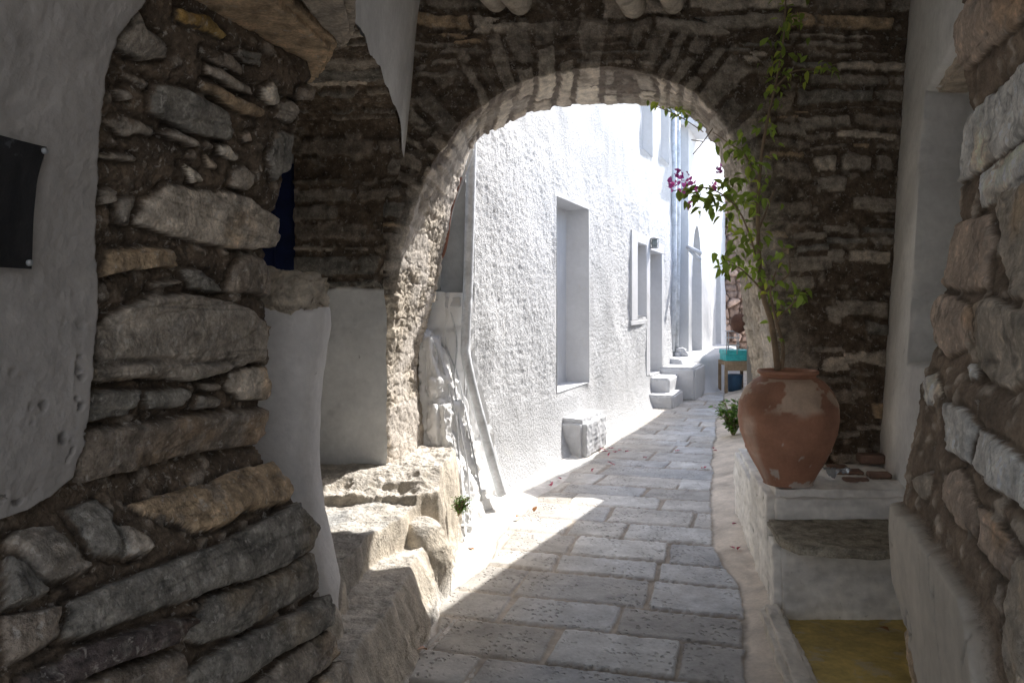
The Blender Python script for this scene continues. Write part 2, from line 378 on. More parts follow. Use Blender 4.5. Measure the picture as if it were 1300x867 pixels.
LS = [
 ('g', .9, z6((160,170),(250,30),(290,120),(350,170),(375,265),(250,275),(160,220))),
 ('o', .8, z6((430,30),(560,75),(650,150),(630,180),(430,98))),
 ('b', .6, z6((105,265),(200,310),(310,368),(290,400),(160,335),(95,300))),
 ('d', 1., z6((330,372),(480,395),(640,480),(670,560),(645,628),(460,585),(305,500),(310,440))),
 ('t', .9, z6((540,348),(660,400),(800,478),(795,525),(700,500),(535,395))),
 ('q', .8, z6((560,285),(640,310),(755,378),(755,422),(690,400),(565,330))),
 ('b', .5, z6((540,205),(680,240),(730,290),(720,330),(600,290),(540,250))),
 ('d', .6, z6((700,215),(800,230),(800,290),(730,280),(690,240))),
 ('l', 1., z6((800,385),(860,362),(865,440),(830,470),(795,430))),
 ('g', .6, z6((870,450),(940,440),(960,480),(930,545),(850,520))),
 ('b', .8, z6((960,390),(1040,370),(1010,440),(950,440))),
 ('g', .9, z6((85,535),(180,505),(330,560),(335,600),(200,605),(140,570))),
 ('g', .6, z6((345,580),(420,570),(510,620),(480,645),(400,620))),
 ('l', .8, z6((600,640),(660,640),(700,680),(680,715),(610,690))),
 ('l', 1., z6((450,710),(500,745),(550,790),(490,808),(465,760))),
 ('q', .8, z6((545,670),(600,720),(605,750),(560,745))),
 ('g', 1.2, z6((670,750),(710,728),(760,770),(730,840),(655,825))),
 ('p', .6, z6((715,590),(750,580),(765,620),(725,635))),
 ('g', .7, z6((60,680),(170,670),(255,690),(240,715),(70,705))),
 ('g', .8, z6((140,390),(200,385),(215,430),(170,450))),
 ('d', .5, z6((860,570),(950,590),(930,730),(840,800),(820,700))),
 ('q', 1.1, z2((270,80),(390,10),(560,40),(700,50),(880,165),(870,290),(760,305),(580,285),(390,240),(235,195))),
 ('g', .7, z2((50,20),(120,20),(145,85),(60,100))),
 ('g', .6, z2((160,70),(240,60),(215,130),(210,205),(155,190))),
 ('t', .9, z2((105,300),(200,285),(400,292),(415,320),(405,385),(200,390),(60,430),(95,360))),
 ('b', .8, z2((740,320),(800,340),(845,440),(835,520),(740,500),(640,490),(670,380))),
 ('d', .5, z2((430,380),(520,390),(600,440),(640,490),(480,480))),
 ('g', .6, z2((310,450),(420,425),(430,450),(320,475))),
 ('q', .8, z2((840,310),(885,290),(870,400),(830,420))),
 ('g', 1.3, z2((170,560),(300,490),(430,495),(620,510),(730,560),(820,640),(790,800),(500,868),(250,868),(60,868),(50,640),(120,590))),
 ('g', 1.3, z3((320,20),(500,0),(900,0),(860,40),(730,75),(540,65),(400,80),(330,60))),
 ('q', .8, z3((900,30),(1030,10),(1045,90),(1025,145),(930,150),(880,90))),
 ('d', .8, z3((330,110),(420,100),(540,105),(520,150),(490,205),(320,238))),
 ('d', .7, z3((560,110),(700,95),(740,110),(700,180),(560,185))),
 ('g', .8, z3((780,75),(860,80),(860,110),(800,115))),
 ('d', .5, z3((770,130),(860,140),(850,180),(750,190))),
 ('b', 1.1, z3((320,262),(520,235),(760,205),(1030,172),(1035,240),(975,330),(820,345),(520,410),(260,465),(270,380))),
 ('t', 1.3, z3((485,560),(640,520),(800,480),(930,420),(1060,395),(1140,490),(1130,555),(960,590),(860,650),(760,678),(700,640),(560,600))),
 ('d', .9, z3((240,580),(370,535),(420,590),(520,720),(530,760),(360,770),(300,660))),
 ('g', .6, z3((440,640),(520,680),(580,760),(500,770))),
 ('g', .8, z4((0,140),(40,95),(160,105),(230,170),(320,235),(190,292),(130,290),(60,200))),
 ('d', .7, z4((0,200),(70,235),(170,330),(0,388))),
 ('b', .8, z4((0,405),(110,380),(210,362),(185,490),(60,570),(0,590))),
 ('d', 1.2, z4((240,345),(520,235),(800,130),(1030,5),(1100,100),(1085,160),(960,240),(700,335),(500,400),(300,480),(200,490))),
 ('d', 1.1, z4((730,340),(950,250),(1120,165),(1135,310),(1000,380),(840,470),(720,500),(640,480),(700,400))),
 ('k', .7, z4((60,620),(300,500),(620,400),(700,400),(600,500),(350,600),(120,700))),
 ('d', 1.2, z4((640,600),(820,490),(1000,410),(1160,325),(1185,440),(1000,540),(860,640),(640,700))),
 ('b', .8, z4((150,720),(400,590),(620,520),(640,580),(620,660),(400,760))),
 ('g', 1.1, z4((880,660),(1060,520),(1190,445),(1225,520),(1160,600),(1000,700))),
 ('g', 1., z4((1060,720),(1200,560),(1260,600),(1270,720))),
]
h, c = mortar(P, 1); h, c = stones_from_polys(P, LS, h, c, 2)
pb = interp(py, [(0, 172), (40, 135), (80, 124), (120, 117), (200, 112), (300, 110), (400, 110), (500, 104), (560, 96), (600, 80), (625, 55), (650, 20), (665, -20), (700, -300)])
wobp = 5*fbm(P, 12, 3, 71)+3*fbm(P, 40, 2, 72)
dp = (pb+wobp-px)*P[..., 1]/F                      # metres inside the plastered part
chips = (fbm(P, 11, 4, 73) > .42) & (py > 470) & (dp < .12)
fp = sstep(0, .012, dp)*(1-chips*.75)
hp = .038+.010*fbm(P, 2.2, 3, 74)+.004*fbm(P, 14, 4, 75)+.0025*ridge(P*np.array([1, 1, .6]), 26, 3, 76)
cp = np.array([.36, .335, .31])*(1+.08*fbm(P, 4, 4, 77)-.16*sstep(.2, .6, fbm(P, 9, 5, 78)))[..., None]
pit = sstep(.30, .42, fbm(P, 26, 4, 79))*sstep(.30, .0, dp)*sstep(380, 470, py); pit = np.clip(pit, 0, 1)
hp = hp-.010*pit; cp = cp*(1-.6*pit[..., None])
Pd = P+n*(h*(1-fp)+hp*fp)[..., None]
cc = c*(1-fp[..., None])+cp*fp[..., None]
isp = fp[:-1, :-1] > .4
T = thing('side_wall', 'dark rubble wall beside the camera on the left, its far left part still plastered', 'stone wall', (-1.3, 1.8, 0))
link('masonry', grid_mesh('masonry', Pd, cc, ~isp, flip=FL), M_rubble, T)
link('plaster_coat', grid_mesh('plaster_coat', Pd, cc, isp, flip=FL), M_plaster, T)
# wall core behind the facing, runs on behind the camera
MB().hexa([(-2.6, -1.2, 0), (-2.05, -1.2, 0), (-1.45, 1.02, 0), (-2.6, 1.02, 0)], [(-2.6, -1.2, 3.6), (-2.05, -1.2, 3.6), (-1.45, 1.02, 3.6), (-2.6, 1.02, 3.6)]).hexa([(-2.6, 1.02, 0), (-1.45, 1.02, 0), (-1.1, 2.5, 0), (-2.6, 2.7, 0)], [(-2.6, 1.02, 3.6), (-1.45, 1.02, 3.6), (-1.0, 2.5, 3.6), (-2.6, 2.7, 3.6)]).build('wall_core', M_plaster if False else M_greyplaster, T)

# generic lumpy stone: footprint polygon (x,y) between two heights, subdivided and roughened
def rock(name, corners_bottom, corners_top, col, parent, mat=None, n=14, amp=.012, seed=0, rnd=.02):
    cb, ct = [np.array(q, float) for q in corners_bottom], [np.array(q, float) for q in corners_top]
    import bmesh
    bm = bmesh.new(); vb = [bm.verts.new(q) for q in cb]; vt = [bm.verts.new(q) for q in ct]; k = len(vb)
    bm.faces.new(vb[::-1]); bm.faces.new(vt)
    for i in range(k): bm.faces.new((vb[i], vb[(i+1) % k], vt[(i+1) % k], vt[i]))
    bmesh.ops.recalc_face_normals(bm, faces=bm.faces[:])
    bmesh.ops.bevel(bm, geom=bm.edges[:], offset=rnd, segments=2, affect='EDGES')
    bmesh.ops.triangulate(bm, faces=bm.faces[:])
    for _ in range(7):
        long = [e for e in bm.edges if e.calc_length() > (.9/n if n else .03)]
        if not long: break
        bmesh.ops.subdivide_edges(bm, edges=long, cuts=1)
        bmesh.ops.triangulate(bm, faces=[f for f in bm.faces if len(f.verts) > 3])
    bm.normal_update(); V = np.array([v.co[:] for v in bm.verts]); N = np.array([v.normal[:] for v in bm.verts])
    d = amp*fbm(V+seed*3.1, 7, 4, seed)+amp*.5*ridge(V+seed, 19, 3, seed+4)
    V2 = V+N*d[:, None]
    for v, q in zip(bm.verts, V2): v.co = q
    cc = np.array(col)*(1+.3*fbm(V*np.array([1, 1, 4]), 7, 4, seed+9)+.15*fbm(V, 30, 2, seed+3))[:, None]
    me = bpy.data.meshes.new(name); bm.to_mesh(me); bm.free()
    a = me.color_attributes.new('Col', 'FLOAT_COLOR', 'POINT'); cq = np.ones((len(V), 4), np.float32); cq[:, :3] = cc
    a.data.foreach_set('color', cq.ravel())
    return link(name, me, mat or M_rubble, parent)
# two big flat lintel slabs corbelled out over the passage
def slab(name, pl, z0, z1, **k): return rock(name, [(x, y, z0) for x, y in pl], [(x, y, z1) for x, y in pl], **k)
slab('lintel_slab', [(-1.05, 1.45), (-.62, 1.5), (-.60, 2.1), (-.545, 2.46), (-.70, 2.83), (-1.2, 2.75)], 2.40, 2.58, col=PAL['t']*1.25, parent=T, n=34, amp=.014, seed=3)
slab('lintel_slab', [(-.60, 1.45), (-.40, 1.5), (-.43, 2.05), (-.47, 2.38), (-.55, 2.55), (-.58, 2.1)], 2.42, 2.62, col=PAL['q']*1.0, parent=T, n=34, amp=.014, seed=5)
slab('lintel_slab', [(-1.2, 1.3), (-.45, 1.3), (-.45, 2.5), (-.62, 2.9), (-1.2, 2.9)], 2.63, 2.9, col=PAL['b'], parent=T, n=22, amp=.014, seed=6)

# dark cloth banner pinned to the plaster
yb = np.linspace(1.25, 1.655, 26); zb = np.linspace(1.68, 1.935, 24)
Yg, Zg = np.meshgrid(yb, zb, indexing='ij')
xw = -.715-.28*(2.6-Yg); xw = (interp(HY-(Zg-H)/2.6*F, sil)-CX)/F*2.6-.28*(2.6-Yg)
G = np.stack([xw+.062+.006*np.sin(Yg*19+Zg*9)+.004*fbm(st3(Yg*8, Zg*8, 0), 1, 2), Yg-.012*np.sin((Zg-1.7)/.28*PI)*(Yg > 1.6), Zg], -1)
T2 = thing('banner', 'black cloth banner with grommets pinned to the left plaster wall', 'banner', tuple(G[-1, 0]))
link('cloth', grid_mesh('cloth', G), M_black, T2)
for q in (G[-1, -1], G[-1, 0]):
    k = MB(); cq = q+np.array([.004, -.018, -.012 if q[2] > 1.8 else .012])
    k.tube([cq, cq+np.array([.006, -.0015, 0])], .0065, 14); k.build('grommet', M_metal, T2, True)

# ================================================================== NEAR RIGHT WALL
silr = [(-200, 1235), (0, 1226), (20, 1216), (45, 1210), (80, 1217), (100, 1228), (150, 1234), (200, 1228), (240, 1221), (280, 1220), (330, 1207), (368, 1207), (376, 1190), (395, 1180), (430, 1190), (455, 1200), (463, 1168), (500, 1166), (540, 1168), (575, 1152), (610, 1152), (640, 1147), (680, 1147), (730, 1150), (768, 1156), (790, 1150), (830, 1154), (867, 1164), (1300, 1190)]
P = near_wall(1, 2.4, silr, 3.4, .0, .9, .8, 640, 440)
px, py = proj(P); n = normals(P)
FL = n[100, 100, 0] > 0
if FL: n = -n
RS = [
 ('p', 1.2, [(1211,45),(1222,15),(1236,-4),(1262,-40),(1330,-60),(1330,4),(1230,90),(1219,80)]),
 ('g', .6, [(1214,2),(1230,-10),(1222,14),(1214,18)]),
 ('w', 1., [(1230,152),(1300,85),(1340,40),(1340,150),(1266,204),(1219,240),(1222,200)]),
 ('w', .9, [(1248,222),(1300,180),(1340,150),(1340,215),(1266,258),(1246,268)]),
 ('p', 1.2, [(1218,284),(1262,272),(1268,305),(1258,365),(1240,370),(1205,366),(1206,330)]),
 ('p', 1.2, [(1178,398),(1190,380),(1215,375),(1238,392),(1236,440),(1210,455),(1190,432)]),
 ('q', 1.2, [(1240,388),(1262,376),(1300,395),(1340,400),(1340,470),(1285,498),(1244,470)]),
 ('q', .9, [(1270,250),(1330,215),(1330,390),(1290,380),(1275,320)]),
 ('w', .7, [(1172,485),(1192,470),(1196,500),(1186,520),(1174,505)]),
 ('w', 1., [(1203,508),(1235,520),(1246,545),(1236,592),(1203,572)]),
 ('w', 1., [(1248,546),(1275,556),(1310,590),(1340,620),(1340,680),(1300,642),(1262,618),(1239,590)]),
 ('p', 1.1, [(1199,604),(1225,595),(1243,640),(1240,686),(1218,665),(1200,630)]),
 ('p', 1.1, [(1245,642),(1265,650),(1295,695),(1320,720),(1310,760),(1280,735),(1243,690)]),
 ('q', .7, [(1162,610),(1184,600),(1190,620),(1180,636),(1165,626)]),
 ('g', .7, [(1255,460),(1275,462),(1272,480),(1256,478)]),
 ('w', .8, [(1232,465),(1246,462),(1246,484),(1234,482)]),
 ('q', .6, [(1300,705),(1340,720),(1340,900),(1290,900),(1280,800)]),
 ('q', .9, [(1140,800),(1160,790),(1172,840),(1180,880),(1150,880)]),
]
h, c = mortar(P, 81); c = c*2.1+.02; h, c = stones_from_polys(P, RS, h, c, 82, wob=5); h = h*.5
h = h+.009*ridge(P, 17, 4, 83)*1.0
pp = [(1140,630),(1152,640),(1172,655),(1185,672),(1220,720),(1250,760),(1266,800),(1276,900),(1190,900),(1172,830),(1160,770),(1146,735)]
d = poly_sd(px+5*fbm(P, 15, 3, 84), py+5*fbm(P, 15, 3, 85), pp)*P[..., 1]/F
crk = np.abs(fbm(P*np.array([1, 1, .35]), 7, 3, 87)); crk = sstep(.02, .0, crk)
fp = sstep(0, .014, d); hp = .045+.010*fbm(P, 4, 4, 86)-.012*crk
cp = np.array([.64, .585, .50])*(1+.12*fbm(P*np.array([1, 1, .4]), 18, 4, 88)-.5*crk)[..., None]
Pd = P+n*(h*(1-fp)+hp*fp)[..., None]; cc = c*(1-fp[..., None])+cp*fp[..., None]
isp = fp[:-1, :-1] > .4
T = thing('stone_pier', 'rough pinkish rubble pier at the right edge with cracked plaster low down', 'stone pier', (1.4, 2.0, 0))
link('masonry', grid_mesh('masonry', Pd, cc, ~isp, flip=FL), M_rubpale, T)
link('plaster_coat', grid_mesh('plaster_coat', Pd, cc, isp, flip=FL), M_plaster, T)
MB().hexa([(1.35, -1.2, 0), (2.4, -1.2, 0), (2.4, .95, 0), (1.12, .95, 0)], [(1.35, -1.2, 3.7), (2.4, -1.2, 3.7), (2.4, .95, 3.7), (1.12, .95, 3.7)]).hexa([(1.14, .95, 0), (2.2, .95, 0), (2.2, 2.45, 0), (1.5, 2.33, 0)], [(1.14, .95, 3.7), (2.2, .95, 3.7), (2.2, 2.45, 3.7), (1.5, 2.33, 3.7)]).build('wall_core', M_greyplaster, T)

# ================================================================== MAIN ARCH
fr = [(488, 640), (490, 560), (490, 500), (492, 450), (500, 380), (508, 320), (522, 270), (545, 215), (575, 172), (608, 138), (650, 110), (700, 92), (760, 86), (820, 92), (870, 112), (905, 138), (932, 178), (950, 230), (962, 300), (972, 360), (985, 430), (1000, 520), (1005, 640)]
bk = [(556, 640), (548, 585), (538, 520), (532, 460), (544, 400), (556, 350), (562, 300), (576, 245), (590, 205), (602, 178), (632, 160), (692, 136), (760, 131), (826, 131), (868, 142), (893, 160), (912, 190), (926, 235), (934, 300), (944, 360), (952, 430), (958, 520), (960, 640)]
YF, YB = 5.1, 5.95
Fc = [at(x, y, YF) for x, y in fr]; Bc = [at(x, y, YB) for x, y in bk]
FcS, BcS = np.array(spline(Fc, 32)), np.array(spline(Bc, 32))
seg = np.linalg.norm(np.diff(FcS, axis=0), axis=1); s_ = np.r_[0, np.cumsum(seg)]
NT = 880; tt = np.linspace(0, s_[-1], NT)
Fc = np.stack([np.interp(tt, s_, FcS[:, k]) for k in range(3)], -1); Bc = np.stack([np.interp(tt, s_, BcS[:, k]) for k in range(3)], -1)
nzz = np.stack([np.zeros(NT), np.full(NT, 5.), tt], -1)
for C_, sd in ((Fc, 1), (Bc, 2)):
    C_[:, 0] += .03*fbm(nzz, 3.5, 4, 240+sd); C_[:, 2] += .012*fbm(nzz, 6, 3, 244+sd)
XL, XR, ZT, ZB = -.86, 2.62, 3.78, .15
def outward(C, xl, xr, zt):
    O = C.copy(); cen = np.array([.35, C[0, 1], 1.9]); L = s_[-1]
    zz = C[:, 2]; ts = tt/L
    # left side -> horizontal, crown -> radial, right side -> horizontal
    d = C-cen; d[:, 1] = 0; low = zz < 1.9; d[low, 2] = 0
    d /= np.linalg.norm(d, axis=1, keepdims=True)
    kx = np.where(d[:, 0] < 0, (xl-C[:, 0])/np.minimum(d[:, 0], -1e-4), (xr-C[:, 0])/np.maximum(d[:, 0], 1e-4))
    kz = np.where(d[:, 2] > 1e-4, (zt-C[:, 2])/np.maximum(d[:, 2], 1e-4), 1e9)
    k = np.minimum(kx, kz); return C+d*k[:, None], k
Of, kf = outward(Fc, XL, XR, ZT); ffull = Of.copy(); kr = np.minimum(kf, .44); Of = Fc+(Of-Fc)*(kr/kf)[:, None]; kf = kr; Ob, kb = outward(Bc, -1.7, 2.9, 6.6)
NB, NI, NF = 14, 80, 60
vb = np.linspace(1, 0, NB, endpoint=False)[:, None, None]; vi = np.linspace(0, 1, NI, endpoint=False)[:, None, None]; vf = (np.linspace(0, 1, NF)**1.15)[:, None, None]
P = np.concatenate([Bc[None]*(1-vb)+Ob[None]*vb, Bc[None]*(1-vi)+Fc[None]*vi, Fc[None]*(1-vf)+Of[None]*vf], 0)
P[NB:] = smooth_rows(P[NB:], 2)
n = normals(P)
FL = n[NB+NI+30, NT//4, 1] > 0
if FL: n = -n
vv = np.concatenate([np.zeros(NB), np.linspace(0, 1, NI), np.ones(NF)])[:, None]*np.ones((1, NT))      # 0 back .. 1 front
rad = np.concatenate([np.zeros((NB, NT)), np.zeros((NI, NT)), (vf[:, :, 0]*kf[None])], 0)
tg = np.broadcast_to(tt[None], rad.shape)
# intrados + a ring of voussoirs: courses run through the thickness of the arch
dep = vv*.85+rad
h1, c1 = courses(dep, tg, P, 201, rh=(.07, .17), ln=(.35, 1.0), cover=.10, relief=.018, pal='lgqqgqb', bright=1.1, warp=.03)
ba, bb, bc = voronoi(P[..., 1]*6+P[..., 0]*2+.5*fbm(P, 7, 3, 5), P[..., 2]*13+.6*fbm(P, 7, 3, 6), 3)
hr = .016*sstep(.03, .14, bb)*(.3+bc)+.012*ridge(P, 14, 4, 207)+.006*ridge(P, 42, 2, 206)+.008*fbm(P, 40, 3, 208)
cr = (np.array([.50, .44, .36])*(.75+.4*bc[..., None]))*(1+.2*fbm(P, 12, 4, 209))[..., None]
cr = cr*(.7+.3*sstep(.0, .08, bb))[..., None]
smoothp = sstep(.05, .3, fbm(P, 2.6, 3, 210)+.3*(P[..., 2] < .95)); hr = hr*(1-.6*smoothp)+.02*smoothp
cr = cr*(1-smoothp[..., None])+np.array([.55, .50, .44])*(1+.1*fbm(P, 9, 4, 211))[..., None]*smoothp[..., None]
left_low = sstep(2.45, 2.0, P[..., 2]+.15*fbm(P, 3, 2, 212))*(P[..., 0] < .4)*sstep(.1, .0, rad)
right_int = (P[..., 0] > .4)*sstep(.28, .0, rad-.1*fbm(P, 3, 3, 213))*sstep(2.9, 2.5, P[..., 2])
top_int = sstep(.0, .3, fbm(P*np.array([1, 1, 1]), 2.2, 3, 214))*.6*sstep(.02, .0, rad)
# front face
FACE = dict(rh=(.045, .14), ln=(.2, .7), cover=.2, relief=.030, pal='bdgtbgqg', bright=1.05, warp=.06)
h2, c2 = courses(P[..., 0], P[..., 2], P, 221, **FACE)
vous = sstep(-.5, .0, fbm(P, 2.2, 3, 223))*.8*sstep(.36, .30, rad+.05*fbm(P, 5, 2, 222))*sstep(2.2, 2.5, P[..., 2])*sstep(1.75, 1.5, P[..., 0])
hh = h1*vous+h2*(1-vous); ccx = c1*vous[..., None]*.62+c2*(1-vous)[..., None]
onint = (rad < 1e-6)
hh = np.where(onint, h1, hh); ccx = np.where(onint[..., None], c1*1.0+.10, ccx)
for wgt in (left_low, right_int*.8, top_int):
    hh = hh*(1-wgt)+hr*wgt; ccx = ccx*(1-wgt[..., None])+cr*wgt[..., None]
hh[:NB] *= .3
Pd = P+n*hh[..., None]
rowm = np.arange(P.shape[0]-1)[:, None]*np.ones((1, NT-1))
T = thing('stone_arch', 'rubble stone arch across the lane with the sunlit houses behind it', 'stone arch', (.4, 5.5, 0))
link('arch_ring', grid_mesh('arch_ring', Pd, ccx, (rowm < NB+NI), flip=FL), M_rubpale, T)
link('ring_face', grid_mesh('ring_face', Pd, ccx, (rowm >= NB+NI), flip=FL), M_rubble, T)
gx_, gz_ = np.meshgrid(np.linspace(XL, XR, 360), np.linspace(ZB, ZT, 380), indexing='ij')
P = np.stack([gx_, 0*gx_+YF, gz_], -1)
h2, c2 = courses(P[..., 0], P[..., 2], P, 221, **FACE)
ring = [(x, z) for x, z in zip(Of[::6, 0], Of[::6, 2])]
sdr = poly_sd(gx_, gz_, ring+[(ring[-1][0], -1), (ring[0][0], -1)])
keep = (sdr < .02)[:-1, :-1]
P[..., 1] += .002-h2
link('face_masonry', grid_mesh('face_masonry', P, c2, keep, flip=True), M_rubble, T)
# solid upper storey carried by the arch and the passage vault
MB().box(-3.2, -2.3, 3.72, 4.0, 5.9, 6.6).build('upper_storey', M_greyplaster, T)
MB().box(-1.8, 5.25, 0, -.9, 5.85, 3.75).build('pier_core', M_greyplaster, T); MB().box(2.55, 5.2, 0, 2.9, 5.85, 3.75).build('pier_core', M_greyplaster, T)

# roof beams, ends seen at the top of the picture
for i, (ax, ay, r) in enumerate([(632, 4, .07), (662, 6, .08), (806, 10, .08), (856, 6, .07)]):
    e = at(ax, ay, 5.0); e[2] += .0; dvec = np.array([-.42, -1, .10])
    p = [e+dvec*t for t in (0, .02, .3, .8, 1.5, 2.3)]
    lab = ['thinner left log of the left pair of roof beam ends above the arch', 'thicker right log of the left pair of roof beam ends above the arch', 'thick pale left log of the right pair of roof beam ends above the arch', 'rounded right log of the right pair of roof beam ends above the arch'][i]
    k = MB(); k.tube(p, [r*.93, r, r*1.03, r, r*1.02, r], 14)
    o = k.build('roof_beam', M_beam, None, True); tag(o, lab, 'roof beam', 'log beam ends over the arch')

# ================================================================== SIDE ARCH OVER THE ALCOVE (left)
prof = [(5.02, .35), (5.02, 1.0), (5.0, 1.7), (4.98, 2.3), (4.95, 2.6), (4.82, 2.76), (4.5, 2.84), (4.0, 2.89), (3.4, 2.86), (3.0, 2.75), (2.78, 2.58), (2.7, 2.4)]
pc = np.array(spline([np.array([0, y, z]) for y, z in prof], 24))
sg = np.r_[0, np.cumsum(np.linalg.norm(np.diff(pc, axis=0), axis=1))]; t_ = np.linspace(0, sg[-1], 420)
cy = np.interp(t_, sg, pc[:, 1]); cz = np.interp(t_, sg, pc[:, 2])
aa = np.linspace(0, 1, 95)[:, None]
xs = -.70-.70*aa
xs = xs-(.105+.035*fbm(st3(cz*0, 0*cz, cz), 4, 4, 311))[None]*sstep(2.5, 2.2, cz)[None]*(cy > 4.5)[None]*(1-aa)
P = np.stack([xs+0*cy[None], cy[None]+.10*aa+0*xs, cz[None]+0*xs], -1)
n = normals(P); FL = n[40, 60, 1] > 0
if FL: n = -n
h, c = courses(-P[..., 0], np.broadcast_to(t_[None], P.shape[:2]), P, 301, rh=(.06, .17), ln=(.3, 1.0), cover=.25, relief=.028, pal='bgdbqg', bright=.95, warp=.05)
# plastered below
zp = 1.72+.02*fbm(P, 6, 2, 303); fpl = sstep(zp+.01, zp-.01, P[..., 2])*(P[..., 1] > 4.5)
hp = .015+.012*fbm(P, 2.5, 3, 304)+.004*fbm(P, 12, 4, 305)
cp = np.array([.72, .72, .70])*(1+.07*fbm(P, 5, 4, 306)-.18*sstep(.25, .6, fbm(P, 9, 4, 307)))[..., None]
Pd = P+n*(h*(1-fpl)+hp*fpl)[..., None]; cc = c*(1-fpl[..., None])+cp*fpl[..., None]; isp = fpl[:-1, :-1] > .5
T = thing('side_arch', 'smaller rubble side arch over the alcove on the left, its jamb whitewashed below', 'stone arch', (-1.1, 4.2, 0))
link('masonry', grid_mesh('masonry', Pd, cc, ~isp, flip=FL), M_rubble, T)
link('plaster_coat', grid_mesh('plaster_coat', Pd, cc, isp, flip=FL), M_plaster, T)
# whitewashed spandrel between side arch and main arch
Yq = np.linspace(2.75, 5.04, 90); zlow = np.interp(Yq, cy[::-1][::1], cz[::-1]) if False else np.interp(Yq, np.sort(cy), cz[np.argsort(cy)])
zlow = np.where(Yq > 4.9, 2.62, zlow)-.035+.05*fbm(st3(Yq*0, Yq, 0), 7, 4, 3)
tz = np.linspace(0, 1, 40)
G = np.stack([np.full((90, 40), -.69)+.10*((Yq[:, None]-4.4)/1.0).clip(0, 1)**2*0+.05*(1-tz[None])*0, np.repeat(Yq[:, None], 40, 1), zlow[:, None]+(3.76-zlow[:, None])*tz[None]], -1)
G[..., 0] += .015*fbm(G, 2, 3, 309)+.12*tz[None]*sstep(3.2, 5.1, Yq)[:, None]
link('spandrel', grid_mesh('spandrel', G, np.full(G.shape, .78)*(1+.06*fbm(G, 5, 3, 310))[..., None]), M_plaster, T)
# alcove back wall and side wall
MB().box(-2.4, 5.35, 0, -1.4, 5.5, 3.7).box(-2.55, 2.5, 0, -2.4, 5.5, 3.7).build('alcove_wall', M_greyplaster, T)
# navy door deep in the alcove
T = thing('navy_door', 'dark navy blue door glimpsed deep in the left alcove', 'door', (-1.75, 5.2, .6))
MB().box(-2.05, 5.22, .6, -1.36, 5.27, 2.55).build('door_leaf', M_navy, T)
k = MB()
for x in (-1.92, -1.75, -1.58): k.box(x, 5.205, .62, x+.012, 5.22, 2.5)
k.build('batten', M_navy, T)

# ================================================================== WHITE STUB PILLAR
Yp = 3.15; rows = np.linspace(.30, 1.60, 150)
rt = interp(HY-(rows-H)/Yp*F, [(350, 394), (375, 397), (395, 404), (415, 405), (445, 401), (480, 395), (520, 391), (560, 388), (600, 388), (640, 392), (670, 397), (700, 404), (760, 418)])
xr = (rt-CX)/F*Yp; ang = np.linspace(0, 2*PI, 150, endpoint=False)
ca, sa = np.cos(ang), np.sin(ang); q = .55
ex = np.sign(ca)*np.abs(ca)**q; ey = np.sign(sa)*np.abs(sa)**q
W = .21; G = np.stack([xr[None]-W+W*ex[:, None]+0*rows[None], Yp+.16+.16*ey[:, None]+0*rows[None]+.0, 0*ex[:, None]+rows[None]], -1)
nn = np.stack([ca[:, None]+0*rows[None], sa[:, None]+0*rows[None], 0*G[..., 0]], -1)
bare = sstep(.1, .35, fbm(G, 6, 4, 322))*sstep(.2, .0, np.abs(G[..., 2]-1.02))*(G[..., 0] < xr[None]-.2)
G = G+nn*(.010*fbm(G, 3, 3, 320)+.004*fbm(G, 16, 3, 321)-.015*bare)[..., None]
cg = np.array([.77, .75, .73])*(1+.06*fbm(G, 6, 3, 323))[..., None]*(1-.45*bare[..., None])
T = thing('plaster_pillar', 'waist-high whitewashed pillar with bulging edge and rough stone cap', 'pillar', (-.95, 3.3, .3))
link('shaft', grid_mesh('shaft', G, cg, closeu=True), M_plaster, T)
slab('cap_stone', [(-1.2, 3.14), (-.80, 3.13), (-.785, 3.3), (-.80, 3.47), (-1.2, 3.48)], 1.60, 1.72, col=PAL['l'], parent=T, mat=M_rubpale, n=40, amp=.06, seed=9, rnd=.02)

# ================================================================== STREET
LT = [(836, 528), (801, 560), (758, 569), (732, 603), (711, 625), (672, 642), (646, 672), (622, 700), (590, 745), (555, 790), (520, 830), (495, 882)]
RT = [(860, 945), (800, 943), (740, 935), (690, 905), (640, 903), (600, 903), (560, 907), (520, 912), (497, 922)]
def gx(tab): return [(1600/(y-390), (x-650)/1000*1600/(y-390)) for y, x in tab]
LTg, RTg = gx(LT)+[(2., -.75)], gx(RT)+[(2., .75)]
ys = [2.3]
while ys[-1] < 22: ys.append(ys[-1]*1.0042)
ys = np.array(ys); xt = np.linspace(0, 1, 330)
x0g = interp(ys, [(2, -1.2), (5, -1.0), (6.2, -.7), (7, -.3), (9, .75), (12, 2.0), (15, 3.0), (22, 4.6)])
x1g = interp(ys, [(2, .95), (2.9, 1.12), (4.05, 1.34), (5, 1.62), (6, 2.0), (8, 2.6), (12, 3.8), (15, 5.0), (22, 7.6)])
P = np.stack([x0g[:, None]+(x1g-x0g)[:, None]*xt[None], ys[:, None]+0*xt[None], 0*ys[:, None]+0*xt[None]], -1)
X, Y = P[..., 0], P[..., 1]
s_al = X*.27+Y*.963+.10*np.maximum(Y-7, 0)*.0; t_ac = X*.963-Y*.27-.09*np.maximum(Y-6.5, 0)
